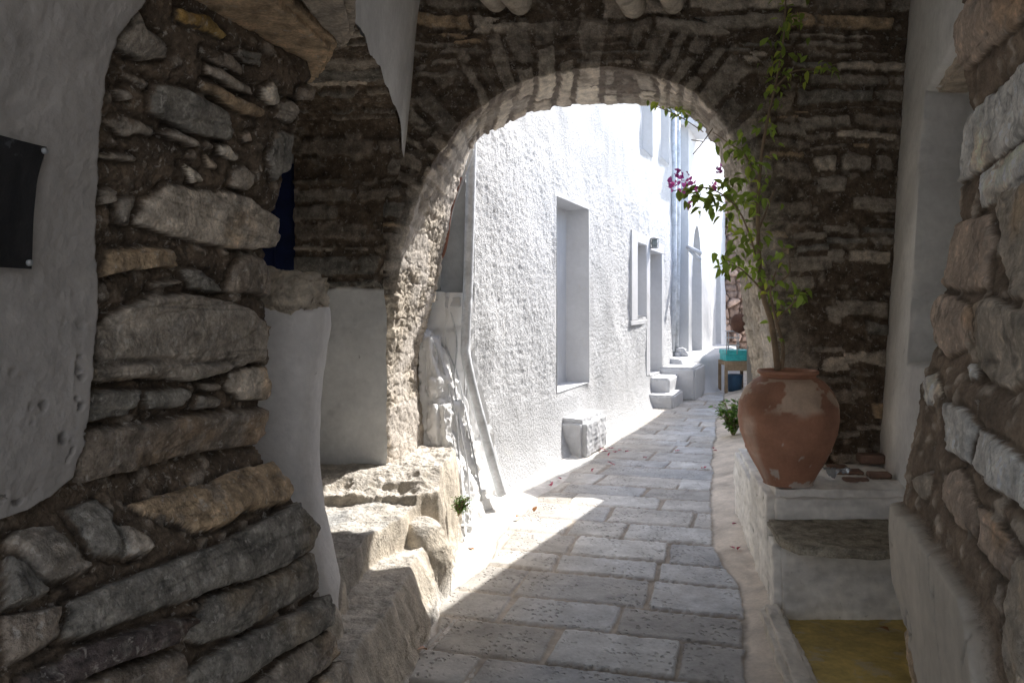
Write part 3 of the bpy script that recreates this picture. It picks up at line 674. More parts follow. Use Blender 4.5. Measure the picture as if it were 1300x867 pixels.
def pavers(a, b, P, s):
    a = a+.018*fbm(P, 3, 3, s); b = b+.022*fbm(P, 2.2, 3, s+1)
    r = np.random.default_rng(4); e = [1.8]
    while e[-1] < 20: e.append(e[-1]+r.uniform(.30, .47))
    e = np.array(e); ri = np.clip(np.searchsorted(e, b)-1, 0, len(e)-2); db = np.minimum(b-e[ri], e[ri+1]-b)
    L = .55+.42*_h(ri, 0*ri+2, 0*ri, s); q = (a+3*_h(ri, 0*ri+7, 0*ri, s))/L; ci = np.floor(q).astype(np.int64)
    jit = lambda k: k+(_h(ri, k, 0*ri+1, s)-.5)*.55
    ci = np.where(q < jit(ci), ci-1, ci); ci = np.where(q > jit(ci+1), ci+1, ci)
    skew = (b-e[ri])*.12*(_h(ri, ci, 0*ri+9, s)-.5)
    da = np.minimum(q-jit(ci)+skew, jit(ci+1)-q-skew)*L
    # rounded corner combination
    rr = .035; dx, dy = np.minimum(da, rr), np.minimum(db, rr); d = rr-np.hypot(rr-dx, rr-dy)
    return d-.011+.006*fbm(P, 14, 3, s+3), _h(ri, ci, 0*ri+4, s), _h(ri, ci, 0*ri+6, s), b
d, r1, r2, bb_ = pavers(t_ac, s_al, P, 401)
lx, rx = interp(Y, LTg), interp(Y, RTg)
wl = (X-lx+.05*fbm(P, 3, 3, 402)+.02*fbm(P, 12, 3, 403)); wr = (rx-X+.035*fbm(P, 2.5, 3, 404)+.012*fbm(P, 14, 3, 405))
inside = np.minimum(wl, wr)
d = np.minimum(d, inside)
f = sstep(-.004, .010, d)
hgt = f*(.016+.010*(r1-.5)+.004*fbm(P, 3.3, 3, 406)+(X*(_h((r1*99).astype(int), (r2*99).astype(int), 0*(r1*9).astype(int), 1)-.5)*0))
base = np.array([.47, .485, .505]); warm = np.array([.42, .375, .31]); pale = np.array([.46, .46, .45])
k1 = sstep(.55, .75, r2)[..., None]; k2 = sstep(.72, .8, r1)[..., None]
cs = base*(1-k1)+(base*.6+warm*.4)*k1; cs = cs*(1-k2*.6)+pale*k2*.6
lw = sstep(.75, .1, wl+.25*fbm(P, 2.5, 2, 420))[..., None]*.65; cs = cs*(1-lw)+warm*1.1*lw          # beige, lime-stained slabs along the left
cs = cs*(.78+.48*r1[..., None])*(1+.14*fbm(P, 9, 4, 407)+.10*fbm(P, 30, 3, 408))[..., None]
worn = sstep(.0, .4, fbm(P, 5, 4, 409))[..., None]*.3; cs = cs*(1-worn)+np.array([.47, .46, .44])*worn
joint = np.array([.43, .375, .31])*(1+.25*fbm(P, 20, 3, 410))[..., None]
joint = joint*(1-.25*sstep(.3, .8, X[..., None]))
lime = np.array([.70, .67, .62])*(1+.10*fbm(P, 4, 4, 411)-.22*sstep(.1, .5, fbm(P, 7, 4, 412)))[..., None]
limer = np.array([.62, .545, .46])*(1+.13*fbm(P, 4, 4, 411)-.22*sstep(.1, .5, fbm(P, 7, 4, 412)))[..., None]
near_brown = sstep(4.6, 3.7, Y+.3*fbm(P, 2, 3, 415))[..., None]*(wl < 0)[..., None]  # left lime strip turns browner towards the camera
lime = lime*(1-near_brown*.4)+np.array([.42, .36, .29])*near_brown*.4
isl = (wl < wr)
rgt = ~isl
lm = np.where(isl[..., None], lime, limer)
fl = sstep(.01, -.03, inside+.02*fbm(P, 9, 3, 413))[..., None]
c = joint*(1-fl)+lm*fl; fc = sstep(.2, .8, f)[..., None]; c = c*(1-fc)+cs*fc
marg = sstep(.0, -.35, inside); hgt = hgt+marg*.05+.012*sstep(.02, -.08, inside)+(1-f)*.004*fbm(P, 18, 3, 414)+.006*sstep(0, -.1, inside)*fbm(P, 7, 4, 416)
P[..., 2] = hgt
me = grid_mesh('street_paving', P, c)
sl_ = np.zeros(P.shape[:2]); sl_ = (f*sstep(-.0, .03, inside)).ravel()
a = me.attributes.new('slab', 'FLOAT', 'POINT'); a.data.foreach_set('value', sl_.astype(np.float32))
if me.polygons[1000].normal.z < 0: me.flip_normals()
tag(link('street_paving', me, M_pave), kind='structure')
g = MB(); g.add([(-60, -40, -.06), (60, -40, -.06), (60, 90, -.06), (-60, 90, -.06)], [(0, 1, 2, 3)])
tag(g.build('ground', M_ground), kind='structure')
g = MB(); g.add([(-1.7, -6, -.03), (2.6, -6, -.03), (2.6, 2.35, -.03), (-1.7, 2.35, -.03)], [(0, 1, 2, 3)])
tag(g.build('passage_floor', M_ground), kind='structure')
# unseen white block added behind the camera to bounce sunlight into the passage
T = thing('bounce_block', 'unseen white block added behind the camera to bounce sunlight into the passage', 'house', (0, -8, 0))
MB().box(-9, -12, 0, 9, -8, 6).build('wall', M_white, T)

# ================================================================== STONE STAIRS ON THE LEFT
xg = np.linspace(-1.7, -.16, 330); yg = np.linspace(2.55, 5.7, 520)
X, Y = np.meshgrid(xg, yg, indexing='ij'); Q = st3(X, Y, 0)
wx = X+.025*fbm(Q, 4, 3, 501); wy = Y+.05*fbm(Q, 3, 3, 502)
eb = .035*fbm(Q, 5, 3, 530)+interp(Y, [(2.5, -.60), (3.3, -.56), (4.0, -.50), (4.5, -.46), (5.0, -.41), (5.4, -.41), (5.7, -.44)])      # outer edge of the low step
ea = interp(Y, [(2.5, -.80), (3.6, -.74), (3.9, -.72), (4.25, -.60), (4.6, -.52)])                               # edge of the upper tread
ec = interp(X, [(-1.7, 4.50), (-1.1, 4.52), (-.75, 4.55), (-.55, 4.5), (-.4, 4.66), (-.2, 5.0)])                 # front of the landing
drop = .10+.10*fbm(Q, 1.5, 2, 503)
zb = .30+.015*fbm(Q, 5, 3, 504)-.02*(X+.6); side = sstep(-.01, .13, wx-eb)**.8
z = zb*(1-side)-.02*side
za = .455+.014*fbm(Q, 5, 4, 505); fa = sstep(.014, -.012, wx-ea); z = z*(1-fa)+za*fa
# grey boulders beside the near pillar
for bx, by, br, bh, sx in ((-.86, 3.42, .17, .50, 1.0), (-.80, 3.13, .15, .43, 1.0), (-.98, 3.72, .19, .49, 1.1), (-1.0, 3.2, .2, .56, 1), (-.76, 2.85, .16, .36, 1)):
    rr = np.hypot((wx-bx)*sx, (wy-by)*.8)/br; z = np.maximum(z, bh*(1-.35*rr**3)-.9*np.maximum(rr-.85, 0)+.02*fbm(Q, 8, 3, 506))
# rock by the landing corner
rr = np.hypot((wx+.50)/.125, (wy-4.42)/.16); z = np.maximum(z, np.where(rr < 1.3, .40*(1-.2*rr**4), 0))
lay = ridge(Q, 6, 4, 507); ledge = .04*sstep(.0, .09, wy-ec-.12+.12*fbm(Q, 5, 3, 508))+.04*sstep(.0, .12, wy-ec-.24+.12*fbm(Q, 5, 3, 509))
zc = .50+ledge+.022*fbm(Q, 6, 4, 510)+.035*lay*.5+.012*ridge(Q, 17, 3, 531); fcn = sstep(-.012, .018, wy-ec+.03*fbm(Q, 9, 3, 511))*(1-sstep(0, .06, wx-eb+.01))
inner = sstep(-.5, -.9, X)*sstep(0, .3, wy-ec-.1); zc = zc*(1-.4*inner)+.585*.4*inner
z = z*(1-fcn)+np.maximum(z, zc)*fcn
z = z+.008*fbm(Q, 14, 4, 512)*(z > .03)+.004*ridge(Q, 40, 3, 513)+.010*ridge(Q, 9, 3, 532)*(z > .1)
G = st3(X, Y, z); G[..., 2] = z
G[..., 0] += (.035*fbm(G*np.array([.3, 1, 2.5]), 6, 4, 514)+.012*ridge(G*np.array([.5, 1, 2.5]), 18, 3, 533))*side*(z > .0)
slope = np.abs(np.gradient(z, axis=0))/(xg[1]-xg[0])+np.abs(np.gradient(z, axis=1))/(yg[1]-yg[0])
cst = np.array([.60, .555, .49])*(1+.18*fbm(G, 5, 4, 515)+.12*fbm(G, 22, 3, 516))[..., None]
blu = sstep(.0, .35, fbm(G, 3.2, 3, 517))[..., None]*.6*(fa*(1-fcn))[..., None]; cst = cst*(1-blu)+np.array([.40, .42, .43])*blu
sandy = sstep(.5, 2.5, slope)[..., None]; cst = cst*(1-sandy*.8)+np.array([.56, .49, .39])*(1+.18*fbm(G*np.array([1, 1, 3]), 9, 4, 518))[..., None]*sandy*.8
fdir = sstep(.2, .5, fbm(G, 9, 4, 519))[..., None]*.5; cst = cst*(1-fdir*.5)
crv = z-(np.roll(z, 4, 0)+np.roll(z, -4, 0)+np.roll(z, 4, 1)+np.roll(z, -4, 1))/4
grey = ((wx < -.72) & (wy < 3.95))[..., None]*.75; cst = cst*(1-grey)+np.array([.27, .25, .225])*(1+.3*fbm(G, 8, 4, 520))[..., None]*grey
lim = sstep(.03, -.0, z-.02-.05*fbm(G, 4, 2, 521))[..., None]; lim = np.maximum(lim, (sstep(.16, .02, z+.08*fbm(G, 5, 3, 522))*(Y > 3.9))[..., None])
cst = cst*(1-lim)+np.array([.66, .63, .58])*lim
reg_c = (fcn[:-1, :-1] > .5); reg_a = (~reg_c) & (fa[:-1, :-1] > .5); reg_b = ~(reg_a | reg_c)
T = thing('stone_stairs', 'worn whitewash-edged stone stairs climbing left from the lane into the alcove', 'stairs', (-.9, 4.0, 0))
for nm, mk in (('landing', reg_c), ('upper_tread', reg_a), ('lower_tread', reg_b)):
    link(nm, grid_mesh(nm, G, cst, mk), M_rubpale, T)

# ================================================================== NEAR WHITE HOUSE (left side of the lane)
def X1(Y): return -2.78+.39*np.asarray(Y, float)
NRM = np.array([.932, -.363, 0])
def Yat(px, off=0.): return 2.78/(.39-(px-650)/1000.)
def facade(name, Ys, Zs, holes, Xf, nrm, parent, stucco_top, mat, amp=1., flare=.2, seed=0, depth=.27, colr=(.66, .665, .67), back_mat=None):
    ys, zs = list(Ys), list(Zs)
    for h in holes:                                   # snap the grid to the openings
        for k, arr in ((0, ys), (1, ys), (2, zs), (3, zs)):
            j = int(np.argmin(np.abs(np.array(arr)-h[k]))); arr[j] = h[k]
    ys, zs = np.array(ys), np.array(zs); Yg, Zg = np.meshgrid(ys, zs, indexing='ij')
    B = np.stack([Xf(Yg), Yg, Zg], -1)
    q = B*np.array([1, 1, 1])
    hgt = .045*fbm(q, 1.25, 3, seed+1)*amp
    rough = sstep(stucco_top+.08, stucco_top-.02, Zg+.10*fbm(q, 1.2, 3, seed+2)) if stucco_top else 0*Zg
    rough = rough*sstep(.38, .75, Zg+.25*fbm(q, 1.1, 3, seed+9))
    soft = sstep(.42, .62, fbm(q, .9, 2, seed+3)+.0)
    rough = rough*(1-.7*soft)
    hgt = hgt+rough*(.010*ridge(q, 17, 3, seed+4)+.004*fbm(q, 40, 2, seed+5))+(1-rough)*.006*fbm(q, 7, 3, seed+6)+flare*np.exp(-np.maximum(Zg, 0)/.26)
    for h in holes:
        dd = np.maximum(np.maximum(h[0]-Yg, Yg-h[1]), np.maximum(h[2]-Zg, Zg-h[3])); wq = sstep(.0, .09, dd); hgt = hgt*wq+.014*(1-wq)
    mask = np.ones((len(ys)-1, len(zs)-1), bool)
    for h in holes:
        i0, i1 = np.searchsorted(ys, h[0]-1e-6), np.searchsorted(ys, h[1]-1e-6); j0, j1 = np.searchsorted(zs, h[2]-1e-6), np.searchsorted(zs, h[3]-1e-6)
        yc, zc = (ys[:-1]+ys[1:])/2, (zs[:-1]+zs[1:])/2
        m = np.zeros_like(mask); m[i0:i1, j0:j1] = True
        if len(h) > 4 and h[4] == 'arch':
            rw = (h[1]-h[0])/2; m &= ~(((zc[None] > h[3]-rw*2.2) & ((((yc[:, None]-(h[0]+h[1])/2)/rw)**2+((zc[None]-(h[3]-rw*2.2))/(rw*2.2))**2) > 1)))
        mask &= ~m
    Pp = B+nrm*hgt[..., None]
    cc = np.array(colr)*(1-.05*(fbm(q, 1.5, 4, seed+7) > .3))[..., None]*np.ones(Pp.shape)
    cc = cc*(1-.10*(1-rough))[..., None]*(1-.10*sstep(.1, .5, fbm(q*np.array([1, 1, .35]), 3.2, 4, seed+12)))[..., None]
    grime = (sstep(.35, .0, Zg+.1*fbm(q, 4, 3, seed+8)))[..., None]*.0
    link('wall', grid_mesh('wall', Pp, cc), mat, parent) if not holes else link('wall', grid_mesh('wall', Pp, cc, mask), mat, parent)
    for h in holes:                                   # reveals: jambs, soffit, sill, back
        if len(h) > 5 and h[5] == 'slot': dp = .16
        else: dp = depth
        y0, y1, z0, z1 = h[:4]
        def pt(y, z, o): b_ = np.array([float(Xf(y)), y, z]); return b_+nrm*(o)
        out = .022
        ar = len(h) > 4 and h[4] == 'arch'
        if ar:
            rw = (y1-y0)/2; cyy = (y0+y1)/2; zs0 = z1-rw*2.2
            loop = [(y0, z0), (y0, zs0)]+[(cyy-rw*math.cos(t), zs0+rw*2.2*math.sin(t)) for t in np.linspace(.12, PI-.12, 14)]+[(y1, zs0), (y1, z0)]
        else: loop = [(y0, z0), (y0, z1), (y1, z1), (y1, z0)]
        m = MB(); N = len(loop); m.add([pt(a, b, out if b < z0+.01 else .0145) for a, b in loop]+[pt(a, b, -dp) for a, b in loop], [(i, (i+1) % N, N+(i+1) % N, N+i) for i in range(N)])
        m.build('reveal', M_white, parent)
        m = MB(); m.add([pt(a, b, -dp+.002) for a, b in loop], [tuple(range(N))]); m.build(h[6] if len(h) > 6 else 'door', back_mat or M_white, parent)
ysA = [6.17]
while ysA[-1] < 15.5: ysA.append(ysA[-1]*1.0026)
zsA = np.linspace(-.05, 5.8, 370)
T = thing('white_house', 'near white house with rough stuccoed lower wall along the left of the lane', 'house', (1.5, 10.5, 0))
holesA = [(Yat(705), Yat(746), .70, 2.77, '', '', 'door'), (Yat(808), Yat(818.5), 1.47, 2.57, '', 'slot', 'window'), (Yat(824), Yat(838), .48, 2.52, '', '', 'door'),
          (Yat(815), Yat(827), 4.08, 5.6, '', 'slot', 'window'), (Yat(838.5), Yat(848), 4.22, 5.6, '', 'slot', 'window')]
facade('w', ysA, zsA, holesA, X1, NRM, T, 3.25, M_stucco, seed=600)
m = MB(); m.hexa([(X1(6.2)-3, 6.61, 0), (float(X1(6.61))-.29, 6.61, 0), (float(X1(15.4))-.29, 15.4, 0), (-1, 15.4, 0)], [(X1(6.2)-3, 6.61, 5.9), (float(X1(6.61))-.29, 6.61, 5.9), (float(X1(15.4))-.29, 15.4, 5.9), (-1, 15.4, 5.9)])
m.build('house_core', M_greyplaster, T)
def strip(y0, y1, z0, z1, o0, o1, name, mat, parent, bev=.008):
    def pt(y, z, o): return np.array([float(X1(y)), y, z])+NRM*o
    return MB().hexa([pt(y0, z0, o0), pt(y0, z0, o1), pt(y1, z0, o1), pt(y1, z0, o0)], [pt(y0, z1, o0), pt(y0, z1, o1), pt(y1, z1, o1), pt(y1, z1, o0)]).build(name, mat, parent, bevel=bev)
# raised plaster bands round the window and far door
ya, yb2 = Yat(800), Yat(821)
for (a, b, c_, d_) in ((ya, Yat(807.5), 1.40, 2.74), (Yat(818.8), Yat(823.4), .50, 2.76), (Yat(807.5)+.002, Yat(818.8)-.002, 2.58, 2.74), (ya-.04, Yat(819), 1.33, 1.398), (Yat(823.4)+.002, Yat(840.5), 2.53, 2.70), (Yat(838.3), Yat(840.5), .50, 2.528)):
    strip(a, b, c_, d_, -.02, .028, 'window_surround', M_white, T)
# wooden door edge seen in the first doorway
strip(Yat(705)+.02, Yat(705)+.10, .72, 2.74, -.26, -.20, 'door_frame', M_pipe, T)

# lantern
T = thing('wall_lantern', 'small glass lantern in metal cage between the window and the far doorway', 'lantern', tuple(at(827, 308, 12.9)))
c_ = at(827, 309, 12.85); c_ = c_+NRM*.05
k = MB(); k.lathe([(.0, -.075), (.045, -.07), (.055, .0), (.045, .06), (0, .065)], c_, 16).build('glass', M_glass, T, True)
k = MB(); k.lathe([(.0, .062), (.075, .06), (.06, .085), (.0, .10)], c_, 16)
for a in range(6):
    t = a*PI/3; k.tube([c_+np.array([.062*math.cos(t), .062*math.sin(t), -.075]), c_+np.array([.066*math.cos(t), .066*math.sin(t), .06])], .005, 6)
k.lathe([(.058, -.08), (.068, -.075), (.068, -.065), (.058, -.065)], c_, 16)
k.tube([c_+np.array([0, 0, .09]), c_-NRM*.12+np.array([0, 0, .05])], .012, 8); k.build('cage', M_metal, T, True)

# stone block step at the first door, whitewashed
slab('door_step', [(.45, 8.38), (.76, 8.2), (1.10, 9.05), (.80, 9.2)], -.02, .42, col=np.array([.80, .79, .77]), parent=None, mat=M_white, n=22, amp=.02, seed=21, rnd=.05)
tag(bpy.data.objects['door_step'], 'rough whitewashed stone block against the wall below the first doorway', 'stone step')
# whitewashed steps at the far door
T = thing('white_steps', 'whitewashed steps and bench at the far doorway', 'steps', (2.3, 11.8, 0))
def q4(x, y, ux, uy, a, b):   # rectangle from a corner along the wall direction and its normal
    u = np.array([.363, .932]); v = np.array([.932, -.363]); p0 = np.array([x, y])
    return [tuple(p0+u*0), tuple(p0+v*b), tuple(p0+v*b+u*a), tuple(p0+u*a)]
slab('lower_step', q4(float(X1(12.5)), 12.5, 0, 0, .95, .46), -.02, .21, col=(.8,)*3, parent=T, mat=M_white, n=18, amp=.012, seed=31, rnd=.02)
slab('upper_step', q4(float(X1(12.9)), 12.9, 0, 0, 1.0, .32), -.02, .44, col=(.8,)*3, parent=T, mat=M_white, n=18, amp=.012, seed=32, rnd=.02)
slab('bench', q4(float(X1(13.7)), 13.7, 0, 0, 1.2, .62), -.02, .56, col=(.8,)*3, parent=T, mat=M_white, n=16, amp=.012, seed=33, rnd=.03)
# tumbled white stones at the corner of the far house
T = thing('white_boulders', 'heap of whitewashed boulders at the foot of the pipes between the two houses', 'boulders', (3.3, 15.0, .5))
for i, (x, y, Yd, r) in enumerate([(858, 462, 14.95, .19), (864, 452, 15.0, .18), (852, 470, 14.8, .15), (872, 466, 14.9, .16)]):
    p = at(x, y, Yd)
    slab('boulder', [(p[0]-r, p[1]-r*.6), (p[0]+r*.3, p[1]-r), (p[0]+r, p[1]+r*.3), (p[0]-r*.4, p[1]+r)], p[2]-r*1.6, p[2]+r*.7, col=(.8,)*3, parent=T, mat=M_white, n=14, amp=.05, seed=41+i, rnd=.06)

# ================================================================== FAR WHITE HOUSE
def X2(Y): return 3.40+.39*(np.asarray(Y, float)-15.3)
N2 = np.array([.932, -.363, 0])
T = thing('far_house', 'farther white house with tall arched niches, standing out past the grey drainpipes', 'house', (4.5, 15.5, 0))
def Y2(px): k = (px-650)/1000.; return (3.40-.39*15.3)/(k-.39)
ysB = np.linspace(15.3, 21.6, 200); zsB = np.linspace(-.05, 7.6, 220)
facade('w', ysB, zsB, [(Y2(877.5), Y2(890), .55, 3.30, 'arch', '', 'niche'), (Y2(908), Y2(914.5), .6, 2.75, 'arch', 'slot', 'niche')], X2, N2, T, None, M_white, flare=.28, seed=700, depth=.42)
# side wall that faces the camera and the pilaster
G = np.stack(np.broadcast_arrays(np.linspace(1.9, 3.43, 60)[:, None], 15.3+0*np.linspace(0, 1, 90)[None], np.linspace(-.05, 7.6, 90)[None]), -1).copy()
G[..., 1] -= .012*fbm(G, 2, 3, 705)+.004*fbm(G, 8, 3, 706)
link('side_wall', grid_mesh('side_wall', G, np.full(G.shape, .8)), M_white, T)
MB().hexa([(0, 15.9, 0), (3.0, 15.9, 0), (5.25, 21.59, 0), (0, 21.59, 0)], [(0, 15.9, 7.6), (3.0, 15.9, 7.6), (5.25, 21.59, 7.6), (0, 21.59, 7.6)]).build('house_core', M_white, T)
e = lambda x, y, Yd: tuple(at(x, y, Yd))
# projecting roof slab and spouts
MB().hexa([(3.1, 15.1, 5.1), (3.75, 15.1, 5.1), (4.3, 16.5, 5.1), (3.65, 16.5, 5.1)], [(3.1, 15.1, 5.26), (3.75, 15.1, 5.26), (4.3, 16.5, 5.26), (3.65, 16.5, 5.26)]).build('roof_slab', M_white, T, bevel=.03)
for (a, b, r) in ((at(873, 313, 15.3), at(890, 322, 15.1), .04), (at(876, 318, 15.3), at(889, 330, 15.1), .035)):
    k = MB(); k.tube([a, b], r, 10); k.build('roof_spout', M_white, T, True)
# low curved terrace wall in front of the far house
T = thing('terrace_wall', 'low curved whitewashed wall in front of the far house', 'low wall', (3.9, 15.3, 0))
ts = np.linspace(0, 1, 60); pl = np.array(spline([(3.1, 14.3, 0), (3.35, 14.6, 0), (3.75, 15.1, 0), (4.25, 16.0, 0), (4.9, 17.6, 0), (5.6, 19.6, 0)], 10))
pl = np.stack([np.interp(ts, np.linspace(0, 1, len(pl)), pl[:, k]) for k in range(3)], -1)
dd = np.gradient(pl, axis=0); nn = np.stack([dd[:, 1], -dd[:, 0], 0*dd[:, 0]], -1); nn /= np.linalg.norm(nn, axis=1)[:, None]
pr = [(.30, -.05), (.16, .08), (.05, .3), (.0, .55), (-.03, .63), (-.10, .66), (-.7, .67)]
G = np.stack([pl+nn*o+np.array([0, 0, zz]) for o, zz in pr], 1); cap_ = G[:1].copy(); cap_[..., 2] = -.05; G = np.concatenate([cap_, G], 0); G = G+.015*fbm(G, 4, 3, 710)[..., None]
link('wall_body', grid_mesh('wall_body', G, np.full(G.shape, .8)), M_white, T)

# drainpipes between houses
for (x, Yd, r, lab) in ((855.5, 14.9, .06, 'left of the two thin drainpipes between the two white houses'), (861, 15.1, .045, 'right of the two thin drainpipes between the two white houses')):
    k = MB(); k.tube([at(x, 130, Yd), at(x, 300, Yd), at(x-1, 400, Yd), at(x-2.5, 446, Yd)], r, 12); o = k.build('drainpipe', M_pipe, None, True)
    tag(o, lab, 'drainpipe', 'thin drainpipes between the white houses')
# big bent drainpipe at the near corner
k = MB(); k.tube(spline([at(600, 150, 6.12), at(597, 260, 6.12), at(594, 360, 6.12), at(591, 430, 6.1), at(592, 455, 6.07), at(602, 500, 6.05), at(622, 575, 6.06), at(637, 628, 6.1)], 10), .038, 14)
tag(k.build('drainpipe', M_pipe, None, True), 'thick bent drainpipe at the near corner of the stuccoed house', 'drainpipe')

# ================================================================== CORNER BEHIND THE ARCH (left)
T = thing('corner_wall', 'grey limewashed wall between the arch and the stuccoed house', 'wall', (-.6, 6.3, 0))
G = np.stack(np.broadcast_arrays(np.linspace(-1.5, -.30, 60)[:, None], 6.3+0*np.linspace(0, 1, 120)[None], np.linspace(-.0, 4.5, 120)[None]), -1).copy()
G[..., 1] -= .02*fbm(G, 2.5, 4, 715)
link('plaster', grid_mesh('plaster', G, np.array([.50, .50, .485])*(1+.1*fbm(G, 4, 4, 716))[..., None]), M_plaster, T)
MB().box(-.80, 6.12, 1.60, -.40, 6.29, 1.68).build('shelf', M_white, T, bevel=.01)
MB().box(-1.6, 6.33, 0, -.33, 6.6, 4.5).build('wall_core', M_greyplaster, T)
T = thing('meter_box', 'small grey electricity meter box above the shelf behind the arch pier', 'meter box', tuple(at(550, 355, 6.2)))
c_ = at(551, 352, 6.2)
MB().box(c_[0]-.07, 6.16, c_[2]-.10, c_[0]+.05, 6.26, c_[2]+.11).build('case', M_greyplaster, T, bevel=.006)
MB().box(c_[0]-.04, 6.15, c_[2]-.05, c_[0]+.02, 6.16, c_[2]+.03).build('window', M_glass, T)
k = MB(); k.tube(spline([at(551, 335, 6.13), at(562, 325, 6.1), at(568, 300, 6.05), at(572, 270, 6.02), at(585, 225, 6.02)], 8), .012, 8)
tag(k.build('conduit', M_red, None, True), 'thin reddish conduit curving up from the meter box', 'conduit')
k = MB(); k.tube(spline([at(560, 322, 6.15), at(569, 290, 6.08), at(575, 262, 6.05), at(592, 215, 6.05), at(600, 190, 6.05)], 8), .013, 8)
tag(k.build('cable', M_cable, None, True), 'pale cable rising beside the reddish conduit behind the arch', 'cable')

# whitewashed rocky buttress
tabL = [(375, 540), (415, 534), (450, 526), (500, 522), (560, 530), (600, 545), (640, 568), (700, 590), (740, 592)]
tabR = [(375, 596), (430, 600), (470, 606), (520, 618), (570, 628), (620, 638), (640, 638), (660, 628), (700, 606), (740, 595)]
rows = np.linspace(372, 705, 240); tc = np.linspace(0, 1, 130)
Yl = interp(rows, [(372, 6.12), (430, 5.98), (500, 5.97), (560, 5.9), (620, 5.62), (705, 5.08)]); Yr = interp(rows, [(372, 6.28), (430, 6.22), (500, 6.2), (620, 6.25), (705, 5.2)])
Yr = interp(rows, [(372, 6.16), (430, 6.2), (500, 6.26), (560, 6.3), (620, 6.38), (640, 6.25), (660, 5.9), (705, 5.06)])
PX = interp(rows, tabL)[:, None]*(1-tc)+interp(rows, tabR)[:, None]*tc; YY = .06+Yl[:, None]*(1-tc)+Yr[:, None]*tc-.05*np.sin(tc*PI)[None]*sstep(690, 600, rows)[:, None]
G = np.stack([(PX-CX)/F*YY, YY, H-(rows[:, None]-HY)/F*YY+0*tc], -1)
n = normals(G)
if n[100, 60, 1] > 0: n = -n; FLB = True
else: FLB = False
b1, b2, b3 = voronoi(PX/40+.6*fbm(G, 3, 3, 721), rows[:, None]/105+0*PX+.4*fbm(G, 3, 3, 722), 7)
crease = sstep(.0, .22, b2)
G = G+n*(.04*(b3-.5)*crease+.02*sstep(0, .14, b2)+.03*fbm(G, 2.2, 2, 726)+.014*fbm(G, 4, 3, 723)+.004*fbm(G, 22, 3, 724))[..., None]
G[..., 2] = np.maximum(G[..., 2], .01)
cb = np.array([.82, .82, .81])*(1-.12*(1-sstep(0, .06, b2))[..., None]*(fbm(G, 8, 2, 725) > 0)[..., None])
M_lump = surf('lumpy_whitewash', lo=.92, hi=1.05, s1=3, s2=20, bumps=((14, .5, .02), (60, .35, .004)))
M_lump2 = surf('lumpy_whitewash_rock', color=(.80, .80, .79), lo=.88, hi=1.05, s1=3, s2=20, bumps=((12, .5, .02), (60, .35, .004)))
T = thing('whitewashed_buttress', 'lumpy whitewashed rock buttress beside the arch pier, under the grey corner wall', 'rock buttress', (-.45, 5.9, 0))
o0 = link('plaster_skin', grid_mesh('plaster_skin', G, cb, flip=FLB), M_lump, T)
def mound(bot, top, zb, zt, seed, amp): return rock('boulder', [(x, y, zb) for x, y in bot], [(x, y, zt) for x, y in top], (.8, .8, .79), T, M_lump2, 34, amp, seed, .05)
o1 = mound([(-.72, 5.86), (-.60, 5.74), (-.40, 5.84), (-.29, 6.12), (-.72, 6.2)], [(-.72, 5.90), (-.66, 5.86), (-.60, 5.92), (-.54, 6.14), (-.74, 6.2)], .52, 1.42, 81, .05)
o2 = mound([(-.45, 5.55), (-.36, 5.22), (-.28, 5.25), (-.10, 6.32), (-.46, 6.34)], [(-.60, 5.9), (-.54, 5.84), (-.46, 5.95), (-.38, 6.24), (-.60, 6.28)], -.03, .74, 82, .05)
o3 = mound([(-.62, 5.80), (-.48, 5.64), (-.34, 5.82), (-.22, 6.14), (-.60, 6.2)], [(-.64, 5.84), (-.54, 5.76), (-.46, 5.88), (-.38, 6.14), (-.62, 6.2)], .30, .92, 83, .04)
from mathutils.bvhtree import BVHTree
VV, FF = [], []
for o in (o0, o1, o2, o3):
    b = len(VV); off = Vector((0, 0, 0)); VV += [tuple(v.co) for v in o.data.vertices]; FF += [tuple(b+i for i in p.vertices) for p in o.data.polygons]
bvh = BVHTree.FromPolygons(VV, FF)
for pts, r, lab in [
    ([(541, 416), (553, 440), (563, 470), (577, 520), (583, 580), (588, 640), (590, 680)], .008, 'painted cable running down the white buttress, nearest the arch'),
    ([(549, 380), (566, 386), (576, 410), (580, 440), (577, 480), (582, 530), (594, 600), (597, 660)], .007, 'painted cable that loops over the top of the white buttress'),
    ([(566, 440), (582, 480), (592, 530), (604, 590), (612, 635)], .007, 'painted cable on the white buttress, nearest the thick drainpipe')]:
    out = []
    for x, y in pts:
        dv = Vector(at(x, y, 1.)-np.array([0, 0, H])).normalized(); hit = bvh.ray_cast(Vector((0, 0, H)), dv)
        if hit[0] is not None: out.append(np.array(hit[0])-np.array(dv)*.012)
    k = MB(); k.tube(spline(out, 10), r, 8); tag(k.build('cable', M_cable, None, True), lab, 'cable', 'cables down the white buttress')

